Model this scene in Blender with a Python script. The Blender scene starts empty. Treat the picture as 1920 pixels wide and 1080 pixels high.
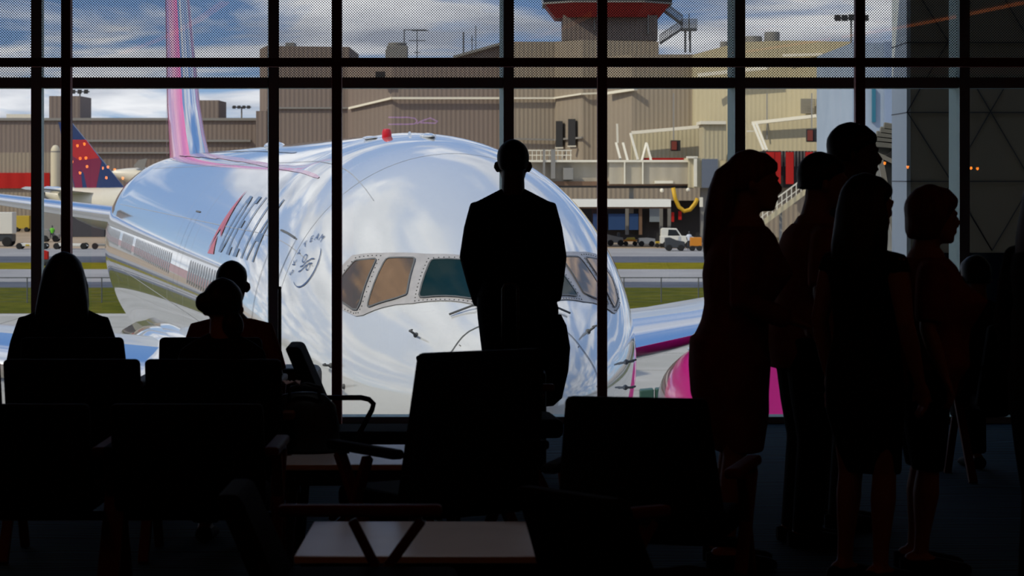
import bpy, bmesh, math, random
import numpy as np
from mathutils import Vector, Matrix
random.seed(7)
SC = bpy.context.scene
COL = SC.collection
PI = math.pi
F, HZ, EYE = 5000.0, 330.0, 1.62      # lens in pixels, horizon row, eye height above the lounge floor
GZ = EYE - 6.92                        # apron level

def W(px, py, Y):                      # a point of the place at distance Y that is seen at (px, py)
    return Vector(((px - 960) / F * Y, Y, EYE - (py - HZ) / F * Y))
def wx(px, Y): return (px - 960) / F * Y
def wz(py, Y): return EYE - (py - HZ) / F * Y

# ------------------------------------------------------------------ materials
MATS = {}
def mat(name, col, rough=0.6, metal=0.0, coat=0.0, spec=0.5, emit=None, estr=0.0):
    if name in MATS: return MATS[name]
    m = bpy.data.materials.new(name); m.use_nodes = True
    b = m.node_tree.nodes['Principled BSDF']
    b.inputs['Base Color'].default_value = (*col, 1)
    b.inputs['Roughness'].default_value = rough
    b.inputs['Metallic'].default_value = metal
    b.inputs['Coat Weight'].default_value = coat
    b.inputs['Coat Roughness'].default_value = 0.02
    b.inputs['Specular IOR Level'].default_value = spec
    if emit:
        b.inputs['Emission Color'].default_value = (*emit, 1)
        b.inputs['Emission Strength'].default_value = estr
    MATS[name] = m
    return m
def N(m, t, **kw):
    n = m.node_tree.nodes.new(t)
    for k, v in kw.items():
        if k in n.inputs: n.inputs[k].default_value = v
        else: setattr(n, k, v)
    return n
def L(m, a, ao, b, bi): m.node_tree.links.new(a.outputs[ao], b.inputs[bi])
def noisy(name, c1, c2, scale=4.0, rough=0.8, detail=5, stretch=(1, 1, 1), spec=0.3, lo=0.35, hi=0.65, bump=0.0):
    m = mat(name, c1, rough, spec=spec)
    if m.get('done'): return m
    m['done'] = 1
    b = m.node_tree.nodes['Principled BSDF']
    tc = N(m, 'ShaderNodeTexCoord'); mp = N(m, 'ShaderNodeMapping'); mp.inputs['Scale'].default_value = stretch
    L(m, tc, 'Object', mp, 'Vector')
    nz = N(m, 'ShaderNodeTexNoise'); nz.inputs['Scale'].default_value = scale; nz.inputs['Detail'].default_value = detail
    L(m, mp, 'Vector', nz, 'Vector')
    r = N(m, 'ShaderNodeValToRGB')
    r.color_ramp.elements[0].position = lo; r.color_ramp.elements[0].color = (*c1, 1)
    r.color_ramp.elements[1].position = hi; r.color_ramp.elements[1].color = (*c2, 1)
    L(m, nz, 'Fac', r, 'Fac'); L(m, r, 'Color', b, 'Base Color')
    if bump:
        bp = N(m, 'ShaderNodeBump'); bp.inputs['Strength'].default_value = bump; bp.inputs['Distance'].default_value = 0.02
        L(m, nz, 'Fac', bp, 'Height'); L(m, bp, 'Normal', b, 'Normal')
    return m
def ribbed(name, c1, c2, pitch=0.9, amount=0.5):      # corrugated metal cladding: vertical ribs along X (and Y)
    m = mat(name, c1, 0.75, spec=0.25)
    if m.get('done'): return m
    m['done'] = 1
    b = m.node_tree.nodes['Principled BSDF']
    tc = N(m, 'ShaderNodeTexCoord')
    wv = N(m, 'ShaderNodeTexWave'); wv.inputs['Scale'].default_value = 1.0 / pitch * 0.314 * 1.0
    wv.inputs['Distortion'].default_value = 0.0; wv.bands_direction = 'X'; wv.wave_profile = 'SIN'
    L(m, tc, 'Object', wv, 'Vector')
    nz = N(m, 'ShaderNodeTexNoise'); nz.inputs['Scale'].default_value = 0.12; nz.inputs['Detail'].default_value = 4
    L(m, tc, 'Object', nz, 'Vector')
    mx = N(m, 'ShaderNodeMix', data_type='RGBA'); mx.inputs[6].default_value = (*c1, 1); mx.inputs[7].default_value = (*c2, 1)
    mt = N(m, 'ShaderNodeMath', operation='MULTIPLY'); mt.inputs[1].default_value = amount
    ad = N(m, 'ShaderNodeMath', operation='MULTIPLY_ADD'); ad.inputs[1].default_value = 0.8; ad.inputs[2].default_value = -0.2
    L(m, wv, 'Fac', mt, 0); L(m, nz, 'Fac', ad, 0)
    su = N(m, 'ShaderNodeMath', operation='ADD'); su.use_clamp = True
    L(m, mt, 0, su, 0); L(m, ad, 0, su, 1)
    L(m, su, 0, mx, 0); L(m, mx, 2, b, 'Base Color')
    bp = N(m, 'ShaderNodeBump'); bp.inputs['Strength'].default_value = 0.5; bp.inputs['Distance'].default_value = 0.08
    L(m, wv, 'Fac', bp, 'Height'); L(m, bp, 'Normal', b, 'Normal')
    return m

# ------------------------------------------------------------------ mesh building
class MB:
    def __init__(s): s.v = []; s.f = []
    def add(s, vs, fs):
        o = len(s.v); s.v += [tuple(p) for p in vs]; s.f += [tuple(i + o for i in f) for f in fs]
        return s
    def box(s, x0, x1, y0, y1, z0, z1):
        vs = [(x, y, z) for z in (z0, z1) for y in (y0, y1) for x in (x0, x1)]
        return s.add(vs, [(0, 2, 3, 1), (4, 5, 7, 6), (0, 1, 5, 4), (2, 6, 7, 3), (0, 4, 6, 2), (1, 3, 7, 5)])
    def obox(s, p, q, w, h, up=(0, 0, 1)):            # a bar of section w x h from p to q
        p, q = Vector(p), Vector(q); d = (q - p).normalized(); up = Vector(up)
        if abs(d.dot(up)) > 0.98: up = Vector((0, 1, 0))
        a = d.cross(up).normalized() * (w / 2); b = a.cross(d).normalized() * (h / 2)
        vs = [c + i * a + j * b for c in (p, q) for j in (-1, 1) for i in (-1, 1)]
        return s.add(vs, [(0, 2, 3, 1), (4, 5, 7, 6), (0, 1, 5, 4), (2, 6, 7, 3), (0, 4, 6, 2), (1, 3, 7, 5)])
    def loft(s, rings, cap=True):
        n = len(rings[0]); vs = [p for r in rings for p in r]; fs = []
        for i in range(len(rings) - 1):
            for k in range(n):
                fs.append((i * n + k, i * n + (k + 1) % n, (i + 1) * n + (k + 1) % n, (i + 1) * n + k))
        if cap:
            fs.append(tuple(range(n))[::-1]); fs.append(tuple(range((len(rings) - 1) * n, len(rings) * n)))
        return s.add(vs, fs)
    def hrings(s, data, n=20):                         # horizontal ellipses (cx, cy, z, rx, ry)
        return s.loft([[(cx + rx * math.cos(2 * PI * k / n), cy + ry * math.sin(2 * PI * k / n), z) for k in range(n)]
                       for cx, cy, z, rx, ry in data])
    def tube(s, pts, r, n=10, cap=True):
        pts = [Vector(p) for p in pts]
        if not hasattr(r, '__len__'): r = [r] * len(pts)
        u = None; rings = []
        for i, p in enumerate(pts):
            a = pts[max(i - 1, 0)]; b = pts[min(i + 1, len(pts) - 1)]
            d = (b - a).normalized()
            if u is None:
                u = Vector((0, 0, 1)) if abs(d.z) < 0.9 else Vector((0, 1, 0))
            u = (u - d * u.dot(d)).normalized(); w = d.cross(u)
            rr = r[i] if hasattr(r[i], '__len__') else (r[i], r[i])
            rings.append([p + u * (rr[0] * math.cos(2 * PI * k / n)) + w * (rr[1] * math.sin(2 * PI * k / n)) for k in range(n)])
        return s.loft(rings, cap)
    def ball(s, c, r, n=14, m=9):
        rx, ry, rz = r if hasattr(r, '__len__') else (r, r, r)
        rings = []
        for i in range(m + 1):
            t = -PI / 2 + PI * i / m; t = max(-1.5, min(1.5, t))
            rings.append([(c[0] + rx * math.cos(t) * math.cos(2 * PI * k / n), c[1] + ry * math.cos(t) * math.sin(2 * PI * k / n), c[2] + rz * math.sin(t)) for k in range(n)])
        return s.loft(rings)
    def prism(s, poly, vec):                           # planar polygon swept along vec
        n = len(poly); vec = Vector(vec); poly = [Vector(p) for p in poly]
        vs = poly + [p + vec for p in poly]
        fs = [tuple(range(n))[::-1], tuple(range(n, 2 * n))] + [(k, (k + 1) % n, n + (k + 1) % n, n + k) for k in range(n)]
        return s.add(vs, fs)
    def lathe(s, prof, c=(0, 0, 0), axis='z', n=24):   # (radius, height) profile
        rings = []
        for r, h in prof:
            ring = []
            for k in range(n):
                a, b = r * math.cos(2 * PI * k / n), r * math.sin(2 * PI * k / n)
                ring.append({'z': (c[0] + a, c[1] + b, c[2] + h), 'y': (c[0] + a, c[1] + h, c[2] + b), 'x': (c[0] + h, c[1] + a, c[2] + b)}[axis])
            rings.append(ring)
        return s.loft(rings)
    def build(s, name, m, parent=None, smooth=False, bevel=0.0, fix=True):
        me = bpy.data.meshes.new(name); me.from_pydata(s.v, [], s.f); me.update()
        if fix:
            bm = bmesh.new(); bm.from_mesh(me); bmesh.ops.recalc_face_normals(bm, faces=bm.faces); bm.to_mesh(me); bm.free()
        if smooth:
            me.shade_smooth() if smooth is True else me.shade_smooth()
        ob = bpy.data.objects.new(name, me); COL.objects.link(ob)
        me.materials.append(m)
        if smooth == 'auto':
            try: me.set_sharp_from_angle(angle=math.radians(38))
            except Exception: pass
        if parent: ob.parent = parent
        if bevel:
            b = ob.modifiers.new('b', 'BEVEL'); b.width = bevel; b.segments = 3; b.limit_method = 'ANGLE'
        return ob
def thing(name, label, cat, loc=(0, 0, 0), rz=0.0, group=None):
    o = bpy.data.objects.new(name, None); COL.objects.link(o); o.empty_display_size = 0.1
    o.location = loc; o.rotation_euler = (0, 0, rz)
    return tag(o, label, cat, group)
def tag(o, label, cat, group=None, kind=None):
    o['label'] = label; o['category'] = cat
    if group: o['group'] = group
    if kind: o['kind'] = kind
    return o
def struct(o): o['kind'] = 'structure'; return o
def clone(root, label=None, loc=None, rz=None):
    r = root.copy(); COL.objects.link(r)
    if loc is not None: r.location = loc
    if rz is not None: r.rotation_euler = (0, 0, rz)
    if label: r['label'] = label
    for ch in list(root.children):
        c = ch.copy(); COL.objects.link(c); c.parent = r
        for g in ch.children:
            d = g.copy(); COL.objects.link(d); d.parent = c
    return r
BAKE = []
def remesh(ob, vox, smooth=4):
    r = ob.modifiers.new('r', 'REMESH'); r.mode = 'VOXEL'; r.voxel_size = vox; r.use_smooth_shade = True
    if smooth:
        s = ob.modifiers.new('s', 'SMOOTH'); s.iterations = smooth; s.factor = 0.5
    BAKE.append(ob); return ob
def bake_all():
    dg = bpy.context.evaluated_depsgraph_get()
    res = [(o, bpy.data.meshes.new_from_object(o.evaluated_get(dg))) for o in BAKE]
    for o, me in res:
        mt = o.data.materials[0]; o.modifiers.clear(); old = o.data; o.data = me; me.name = o.name
        if not len(me.materials): me.materials.append(mt)

# ------------------------------------------------------------------ camera, sky, sun
cam = bpy.data.cameras.new('camera'); co = bpy.data.objects.new('camera', cam); COL.objects.link(co)
co.location = (0, 0, EYE); co.rotation_euler = (PI / 2, 0, 0)
cam.sensor_width = 36; cam.lens = F / 1920 * 36; cam.shift_y = (HZ - 540) / 1920
cam.clip_end = 3000; cam.clip_start = 0.05
cam.dof.use_dof = True; cam.dof.focus_distance = 22; cam.dof.aperture_fstop = 9
SC.camera = co
SC.view_settings.view_transform = 'Standard'; SC.view_settings.look = 'None'
SC.view_settings.exposure = 0.0; SC.view_settings.gamma = 1.0; SC.view_settings.use_curve_mapping = False

wd = bpy.data.worlds.new('sky'); SC.world = wd; wd.use_nodes = True
nt = wd.node_tree; nt.nodes.clear()
def wn(t, **kw):
    n = nt.nodes.new(t)
    for k, v in kw.items():
        if k in n.inputs: n.inputs[k].default_value = v
        else: setattr(n, k, v)
    return n
out = wn('ShaderNodeOutputWorld'); bg = wn('ShaderNodeBackground'); bg.inputs['Strength'].default_value = 1.2
nt.links.new(bg.outputs[0], out.inputs[0])
tc = wn('ShaderNodeTexCoord'); mp = wn('ShaderNodeMapping'); mp.inputs['Location'].default_value = (3.1, 0.4, 1.7)
# clouds lie on a flat layer overhead, so they shrink towards the horizon
sz = wn('ShaderNodeSeparateXYZ'); nt.links.new(tc.outputs['Generated'], sz.inputs[0])
ab = wn('ShaderNodeMath', operation='ABSOLUTE'); nt.links.new(sz.outputs[2], ab.inputs[0])
az = wn('ShaderNodeMath', operation='ADD'); az.inputs[1].default_value = 0.14; nt.links.new(ab.outputs[0], az.inputs[0])
dv = wn('ShaderNodeVectorMath', operation='DIVIDE'); nt.links.new(tc.outputs['Generated'], dv.inputs[0])
cz = wn('ShaderNodeCombineXYZ')
for i in range(3): nt.links.new(az.outputs[0], cz.inputs[i])
nt.links.new(cz.outputs[0], dv.inputs[1]); nt.links.new(dv.outputs[0], mp.inputs['Vector'])
n1 = wn('ShaderNodeTexNoise'); n1.inputs['Scale'].default_value = 1.5; n1.inputs['Detail'].default_value = 9; n1.inputs['Roughness'].default_value = 0.56; n1.inputs['Distortion'].default_value = 0.6
nt.links.new(mp.outputs[0], n1.inputs['Vector'])
r1 = wn('ShaderNodeValToRGB'); r1.color_ramp.elements[0].position = 0.44; r1.color_ramp.elements[1].position = 0.55
r1.color_ramp.elements[0].color = (0, 0, 0, 1); r1.color_ramp.elements[1].color = (1, 1, 1, 1)
nt.links.new(n1.outputs['Fac'], r1.inputs['Fac'])
sx = wn('ShaderNodeSeparateXYZ'); nt.links.new(tc.outputs['Generated'], sx.inputs[0])
grad = wn('ShaderNodeValToRGB'); cr = grad.color_ramp
cr.elements[0].position = 0.0; cr.elements[0].color = (0.38, 0.56, 0.76, 1)
cr.elements[1].position = 0.6; cr.elements[1].color = (0.16, 0.32, 0.66, 1)
e = cr.elements.new(0.06); e.color = (0.22, 0.37, 0.66, 1)
nt.links.new(sx.outputs[2], grad.inputs['Fac'])
n2 = wn('ShaderNodeTexNoise'); n2.inputs['Scale'].default_value = 2.6; n2.inputs['Detail'].default_value = 5
nt.links.new(mp.outputs[0], n2.inputs['Vector'])
cc = wn('ShaderNodeValToRGB'); cc.color_ramp.elements[0].position = 0.35; cc.color_ramp.elements[0].color = (0.46, 0.50, 0.60, 1)
cc.color_ramp.elements[1].position = 0.62; cc.color_ramp.elements[1].color = (1.05, 1.05, 1.08, 1)
nt.links.new(n2.outputs['Fac'], cc.inputs['Fac'])
mxs = wn('ShaderNodeMix', data_type='RGBA')
nt.links.new(r1.outputs[0], mxs.inputs[0]); nt.links.new(grad.outputs[0], mxs.inputs[6]); nt.links.new(cc.outputs[0], mxs.inputs[7])
nt.links.new(mxs.outputs[2], bg.inputs['Color'])

sl = bpy.data.lights.new('sun', 'SUN'); sl.energy = 3.2; sl.angle = 0.01; sl.color = (1.0, 0.90, 0.70)
so = bpy.data.objects.new('sun', sl); COL.objects.link(so)
so.rotation_euler = Vector((-0.62, -0.40, 0.68)).to_track_quat('Z', 'Y').to_euler()
so.location = (-30, -20, 40)

# ------------------------------------------------------------------ the lounge: shell
GY = 17.5                                             # plane of the glazing
XL, XR, YB, CZ = -6.35, 6.1, -5.0, 4.2
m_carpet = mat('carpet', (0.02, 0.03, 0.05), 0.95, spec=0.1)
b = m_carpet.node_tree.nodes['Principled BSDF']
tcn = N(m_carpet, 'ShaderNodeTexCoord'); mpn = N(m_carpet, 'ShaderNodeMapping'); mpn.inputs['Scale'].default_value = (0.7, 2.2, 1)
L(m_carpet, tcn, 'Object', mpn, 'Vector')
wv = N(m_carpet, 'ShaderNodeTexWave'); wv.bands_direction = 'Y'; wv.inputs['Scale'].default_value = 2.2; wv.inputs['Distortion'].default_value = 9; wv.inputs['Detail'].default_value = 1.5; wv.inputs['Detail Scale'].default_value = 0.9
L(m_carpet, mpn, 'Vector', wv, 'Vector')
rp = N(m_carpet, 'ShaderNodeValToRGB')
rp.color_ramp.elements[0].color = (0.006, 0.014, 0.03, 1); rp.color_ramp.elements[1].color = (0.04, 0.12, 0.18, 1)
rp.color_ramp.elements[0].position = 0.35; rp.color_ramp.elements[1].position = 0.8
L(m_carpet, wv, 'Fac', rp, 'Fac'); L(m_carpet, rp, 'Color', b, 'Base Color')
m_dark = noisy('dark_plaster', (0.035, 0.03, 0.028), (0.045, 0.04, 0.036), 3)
m_frame = mat('mullion_metal', (0.34, 0.50, 0.46), 0.55, metal=0.1)
m_post = mat('post_paint', (0.45, 0.05, 0.03), 0.55)
m_facade = ribbed('facade_panel', (0.30, 0.27, 0.22), (0.36, 0.33, 0.28), 1.2, 0.4)

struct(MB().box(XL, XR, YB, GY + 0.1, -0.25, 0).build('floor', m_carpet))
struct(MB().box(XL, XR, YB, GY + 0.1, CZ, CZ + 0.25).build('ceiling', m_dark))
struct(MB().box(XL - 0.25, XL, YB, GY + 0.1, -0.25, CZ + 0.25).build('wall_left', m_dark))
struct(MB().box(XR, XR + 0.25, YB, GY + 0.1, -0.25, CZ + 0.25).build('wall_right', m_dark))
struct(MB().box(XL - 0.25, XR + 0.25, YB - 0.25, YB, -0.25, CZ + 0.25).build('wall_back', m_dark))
struct(MB().box(-45, 45, YB - 0.5, 20.6, CZ + 0.4, CZ + 1.1).build('trim_roof_shade_overhang', m_facade))  # roof slab; its unseen overhang is lengthened to shade the terminal wing
mb = MB(); mb.box(-45, 45, GY + 0.12, GY + 0.3, GZ, -0.12)
mb.box(-45, XL - 0.1, GY + 0.12, GY + 0.3, -0.12, CZ + 0.4); mb.box(XR + 0.1, 45, GY + 0.12, GY + 0.3, -0.12, CZ + 0.4)
struct(mb.build('wall_front', m_facade))
struct(MB().box(XL, XR, GY - 0.06, GY + 0.14, 0, 0.045).build('baseboard_front', m_frame, bevel=0.006))

# glass
def glass_mat(name, frit):
    m = bpy.data.materials.new(name); m.use_nodes = True; t = m.node_tree; t.nodes.clear()
    o = N(m, 'ShaderNodeOutputMaterial'); tr = N(m, 'ShaderNodeBsdfTransparent'); tr.inputs['Color'].default_value = (0.875, 0.885, 0.89, 1)
    gl = N(m, 'ShaderNodeBsdfGlossy'); gl.inputs['Roughness'].default_value = 0.0
    mx = N(m, 'ShaderNodeMixShader'); mx.inputs[0].default_value = 0.05
    L(m, tr, 0, mx, 1); L(m, gl, 0, mx, 2)
    last = mx
    if frit:                                           # printed dot screen
        tcd = N(m, 'ShaderNodeTexCoord'); mpd = N(m, 'ShaderNodeMapping'); mpd.inputs['Rotation'].default_value = (0, math.radians(45), 0)
        mpd.inputs['Scale'].default_value = (1 / 0.0125,) * 3
        L(m, tcd, 'Object', mpd, 'Vector')
        fr = N(m, 'ShaderNodeVectorMath', operation='FRACTION'); L(m, mpd, 'Vector', fr, 0)
        sb = N(m, 'ShaderNodeVectorMath', operation='SUBTRACT'); sb.inputs[1].default_value = (0.5, 0.5, 0.5); L(m, fr, 0, sb, 0)
        ml = N(m, 'ShaderNodeVectorMath', operation='MULTIPLY'); ml.inputs[1].default_value = (1, 0, 1); L(m, sb, 0, ml, 0)
        ln = N(m, 'ShaderNodeVectorMath', operation='LENGTH'); L(m, ml, 0, ln, 0)
        lt = N(m, 'ShaderNodeMath', operation='LESS_THAN'); lt.inputs[1].default_value = 0.31; L(m, ln, 'Value', lt, 0)
        df = N(m, 'ShaderNodeBsdfDiffuse'); df.inputs['Color'].default_value = (0.03, 0.03, 0.035, 1)
        m2 = N(m, 'ShaderNodeMixShader'); L(m, lt, 0, m2, 0); L(m, mx, 0, m2, 1); L(m, df, 0, m2, 2)
        last = m2
    L(m, last, 0, o, 'Surface')
    return m
m_glass = glass_mat('window_glass', False); m_frit = glass_mat('fritted_glass', True)
MX = [-6.28, -4.70] + [wx(p, 17.44) for p in (66, 511.5, 952, 1386, 1807)] + [4.45, 6.02]
ZT0, ZT1 = wz(165, 17.44), wz(145, 17.44)
for i in range(len(MX)):
    w = bpy.data.objects.new('window_%d' % (i + 1), None); COL.objects.link(w); struct(w)
    w.location = (MX[i], GY, 0)
    hw = 0.034
    mu = MB().box(-hw, hw, -0.06, 0.20, 0.045, CZ).build('mullion', m_frame, w); mu.rotation_euler = (0, 0, 0.11)
    if i < len(MX) - 1:
        d = MX[i + 1] - MX[i]
        MB().box(hw, d - hw, -0.05, 0.13, ZT0, ZT1).build('transom', m_frame, w)
        MB().box(hw, d - hw, 0.0, 0.012, 0.045, ZT0).build('glass_pane', m_glass, w)
        MB().box(hw, d - hw, 0.0, 0.012, ZT1, CZ).build('fritted_pane', m_frit, w)
# slender steel posts and rail standing inside the glass
PY = 16.85
for k, p in enumerate((123, 631, 1129.5, 1613.5)):
    x = wx(p, PY); hw = 0.031 if k else 0.030
    mb = MB(); mb.box(x - hw, x + hw, PY, PY + 0.09, 0, CZ); mb.box(x - 0.06, x + 0.06, PY - 0.02, PY + 0.11, 0, 0.012)
    struct(mb.build('trim_%d' % (k + 1), m_post, bevel=0.004))
for k, p in enumerate((-385, 2100)):
    x = wx(p, PY); mb = MB(); mb.box(x - 0.031, x + 0.031, PY, PY + 0.09, 0, CZ)
    struct(mb.build('trim_%d' % (k + 5), m_post, bevel=0.004))
xs = [XL] + [wx(p, PY) for p in (-385, 123, 631, 1129.5, 1613.5, 2100)] + [XR]
for k in range(len(xs) - 1):
    struct(MB().box(xs[k] + 0.031, xs[k + 1] - 0.031, PY + 0.015, PY + 0.075, wz(125, PY), wz(108, PY)).build('trim_%d' % (k + 7), m_post, bevel=0.004))

# lamps of the lounge
def amber(name, st, c=(1.0, 0.33, 0.06)): return mat(name, (0.8, 0.4, 0.1), 0.5, emit=c, estr=st)
m_bulb = amber('amber_bulb', 15, (1.0, 0.24, 0.02)); m_led = amber('amber_strip', 1.3, (1.0, 0.24, 0.05)); m_black = mat('black_plastic', (0.012, 0.012, 0.013), 0.5, spec=0.3)
def virt(px, py, yb):                                  # where a lamp stands whose mirror image in the glass is seen at (px, py)
    D = 2 * GY - yb
    return Vector(((px - 960) / F * D, yb, EYE - (py - HZ) / F * D))
first = None
LP = [(145, 273), (158, 270), (150, 297), (161, 296), (135, 303), (163, 312), (192, 315), (202, 313), (215, 318), (199, 333), (230, 334), (150, 324), (1821, 315), (1833, 316), (1702, 313), (1659, 306)]
lamp_words = ['high left pendant of the corner cluster', 'pendant second in the corner cluster']
for k, (px, py) in enumerate(LP):
    p = virt(px, py, 2.0 + 0.15 * (k % 4))
    t = thing('pendant_lamp', 'tiny amber pendant lamp on a thin black cord behind the viewer', 'lamp', p, 0, 'amber pendant lamps of the lounge')
    MB().ball((0, 0, 0), (0.017, 0.017, 0.022), 12, 8).build('bulb', m_bulb, t, smooth=True)
    mb = MB(); mb.lathe([(0.004, 0.06), (0.016, 0.05), (0.02, 0.018), (0.014, 0.016)], n=12); mb.build('lamp_cap', m_black, t)
    MB().tube([(0, 0, 0.05), (0, 0, CZ - p.z - .005)], 0.003, 6).build('cord', m_black, t)
def strip(pts, label, m_led=m_led):
    P = [Vector(((px - 960) / F * D, 2 * GY - D, 3.2)) for px, D in pts]
    pp = []
    for i in range(13):
        t = i / 12 * (len(P) - 1); a = min(int(t), len(P) - 2); f = t - a
        pp.append(P[a].lerp(P[a + 1], f) + Vector((0.12 * math.sin(i / 12 * PI), 0, 0)))
    o = pp[0]
    t = thing('strip_light', label, 'light', (o.x, o.y, 3.2))
    MB().tube([q - o for q in pp], [(0.012, 0.055)] * len(pp), 8).build('light_strip', m_led, t)
    mb = MB()
    mb.tube([q - o + Vector((0, 0, 0.035)) for q in pp], [(0.022, 0.065)] * len(pp), 8); mb.build('housing', m_black, t)
    for q in (pp[1], pp[6], pp[11]):
        MB().tube([q - o + Vector((0, 0, 0.05)), q - o + Vector((0, 0, CZ - 3.21))], 0.004, 6).build('cable', m_black, t)
strip([(1380, 34.3), (1650, 28.7), (1920, 24.3)], 'long curved amber strip light hanging over the queue')
strip([(230, 34.3), (420, 24.3)], 'straight amber strip light hanging over the seats by the wall')
t = thing('neon_sign', 'small violet neon outline sign on the wall behind the viewer', 'sign', (0, YB, 2.0))
m_neon = amber('violet_neon', 2.2, (.55, .22, 1.0))
def nv(px, py): p = virt(px, py, YB + .06); return Vector((p.x, .06, p.z - 2.0))
MB().tube([nv(728, 220), nv(765, 220), nv(778, 222), nv(782, 227), nv(778, 232), nv(765, 233), nv(728, 233)], .011, 8).build('neon_tube', m_neon, t, smooth=True)
MB().tube([nv(781, 232), nv(790, 227), nv(807, 221), nv(821, 228), nv(816, 231), nv(788, 230)], .011, 8).build('neon_tube', m_neon, t, smooth=True)
mb = MB(); q = nv(774, 227); mb.box(q.x - .5, q.x + .5, 0, .03, q.z - .12, q.z + .12); mb.build('backboard', m_black, t)
strip([(950, 32.2), (1120, 25.5)], 'short amber strip light hanging along the middle of the lounge', amber('dim_amber_strip', .35, (1.0, 0.30, 0.07)))

# ------------------------------------------------------------------ lounge furniture
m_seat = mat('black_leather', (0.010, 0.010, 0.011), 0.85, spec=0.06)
m_wood = mat('red_brown_wood', (0.14, 0.035, 0.015), 0.6, spec=0.2)
m_cap = mat('steel_cap', (0.4, 0.4, 0.38), 0.3, metal=1.0)
m_steel = mat('dark_steel', (0.05, 0.05, 0.055), 0.35, metal=0.8)
def chair(label, loc, rz, top=0.87, recline=0.14, w=0.54, taper=0.03, tube=False, fa=.135, sides=(-1, 1), share=False, group='lounge chairs'):
    t = thing('lounge_chair', label, 'chair', loc, rz, group)
    h = w / 2
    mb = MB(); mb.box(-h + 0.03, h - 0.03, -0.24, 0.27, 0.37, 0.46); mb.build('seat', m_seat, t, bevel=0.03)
    # back: slanted slab, a little narrower at the top
    y0, y1 = -0.20, -0.20 - recline; th = 0.07; a, c = h - 0.005, h - taper - 0.005
    mb = MB()
    mb.add([(-a, y0, .40), (a, y0, .40), (a, y0 - th, .40), (-a, y0 - th, .40), (-c, y1, top), (c, y1, top), (c, y1 - th, top), (-c, y1 - th, top)],
           [(0, 1, 2, 3), (4, 5, 6, 7), (0, 1, 5, 4), (1, 2, 6, 5), (2, 3, 7, 6), (3, 0, 4, 7)])
    mb.build('backrest', m_seat, t, bevel=0.02)
    for sx_ in (-1, 1):
        x = sx_ * (h + 0.015)
        if share and sx_ not in sides: continue
        if sx_ not in sides: pass
        elif tube:
            pts = [(x, -0.30, .62), (x, fa - .055, .62), (x, fa - .02, .612), (x, fa, .592), (x, fa - .007, .565), (x, fa - .095, .40), (x, fa - .12, .36)]
            MB().tube(pts, 0.012, 10).build('armrest', m_steel, t, smooth=True)
        else:
            mb = MB(); mb.box(x - .028, x + .028, -0.27, 0.22, .60, .635)
            mb.build('armrest', m_wood if len(sides) == 1 or (sx_ > 0 and top < .9) else m_seat, t, bevel=0.012)
            MB().box(x - .02, x + .02, 0.12, 0.16, .588, .60).build('steel_cap', m_cap, t)
        mb = MB(); mb.obox((x, .16, .59 if not tube else .4), (x, -.27, 0), .03, .045, (1, 0, 0)); mb.build('leg', m_wood, t, bevel=.006)
        mb = MB(); mb.obox((x, -.05, .59 if not tube else .4), (x, .25, 0), .028, .04, (1, 0, 0)); mb.build('leg', m_wood, t, bevel=.006)
    mb = MB()
    mb.obox((-h - .0, .02, .35), (h + .0, .02, .35), .05, .03); mb.build('cross_rail', m_steel, t)
    return t
def at(px, Y): return (wx(px, Y), Y, 0)
# facing the window, backs to us
chair('black seat under the long-haired woman at the window', at(159, 13.1), 0, top=.85, w=.555)
chair('black seat under the bald man in the rust shirt', at(411, 13.1), 0, top=.85, w=.555)
for px, lb in ((417, 'black seat back right behind the bald man, holding the dark-haired sitter'), (160, 'empty black seat back behind the long-haired woman'), (-95, 'black seat back cut by the left frame edge')):
    chair(lb, at(px, 11.42), 0, top=.86, recline=.12, w=.575, taper=.0, sides=(-1, 1) if px > 400 else (-1,), share=True)
for px, lb in ((58, 'empty black seat back low at the left, in front of the long-haired woman’s row'), (372, 'empty black seat back low in front of the dark-haired sitter')):
    chair(lb, at(px, 9.95), 0, top=.80, recline=.12, w=.56, taper=.0)
chair('slender tube-armed lounge chair seen from the side by the window post', (wx(725, 12.3), 12.3, 0), -PI / 2 + 0.03, top=.845, recline=.19, w=.5, tube=True, fa=-.055, sides=(1,))
chair('big black lounge chair turned to the window in front of the standing man', (wx(812, 9.85), 9.98, 0), math.radians(33), top=.985, recline=.10, w=.60, taper=.035)
chair('black lounge chair back standing below the aircraft wing, left of the ponytail woman', at(1228, 9.3), math.radians(-14), top=.875, recline=.1, w=.60, taper=.055)
chair('lounge chair facing right by the standing man’s legs', (wx(942, 12.9), 12.9, 0), math.radians(-84), top=.74, group='lounge chairs')
chair('nearest lounge chair, red-brown armrest over the front table', (-.43, 7.73, 0), -PI / 2, top=.72, w=.5, sides=(-1,), share=True)
chair('near lounge chair, turned right in front of the table’s corner', (.456, 7.66, 0), -.9, top=.74, w=.5, sides=(-1,), share=True)
chair('black seat under the hunched sitter at the far right', at(1893, 14.35), 0.1, top=.84, w=.52)

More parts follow.
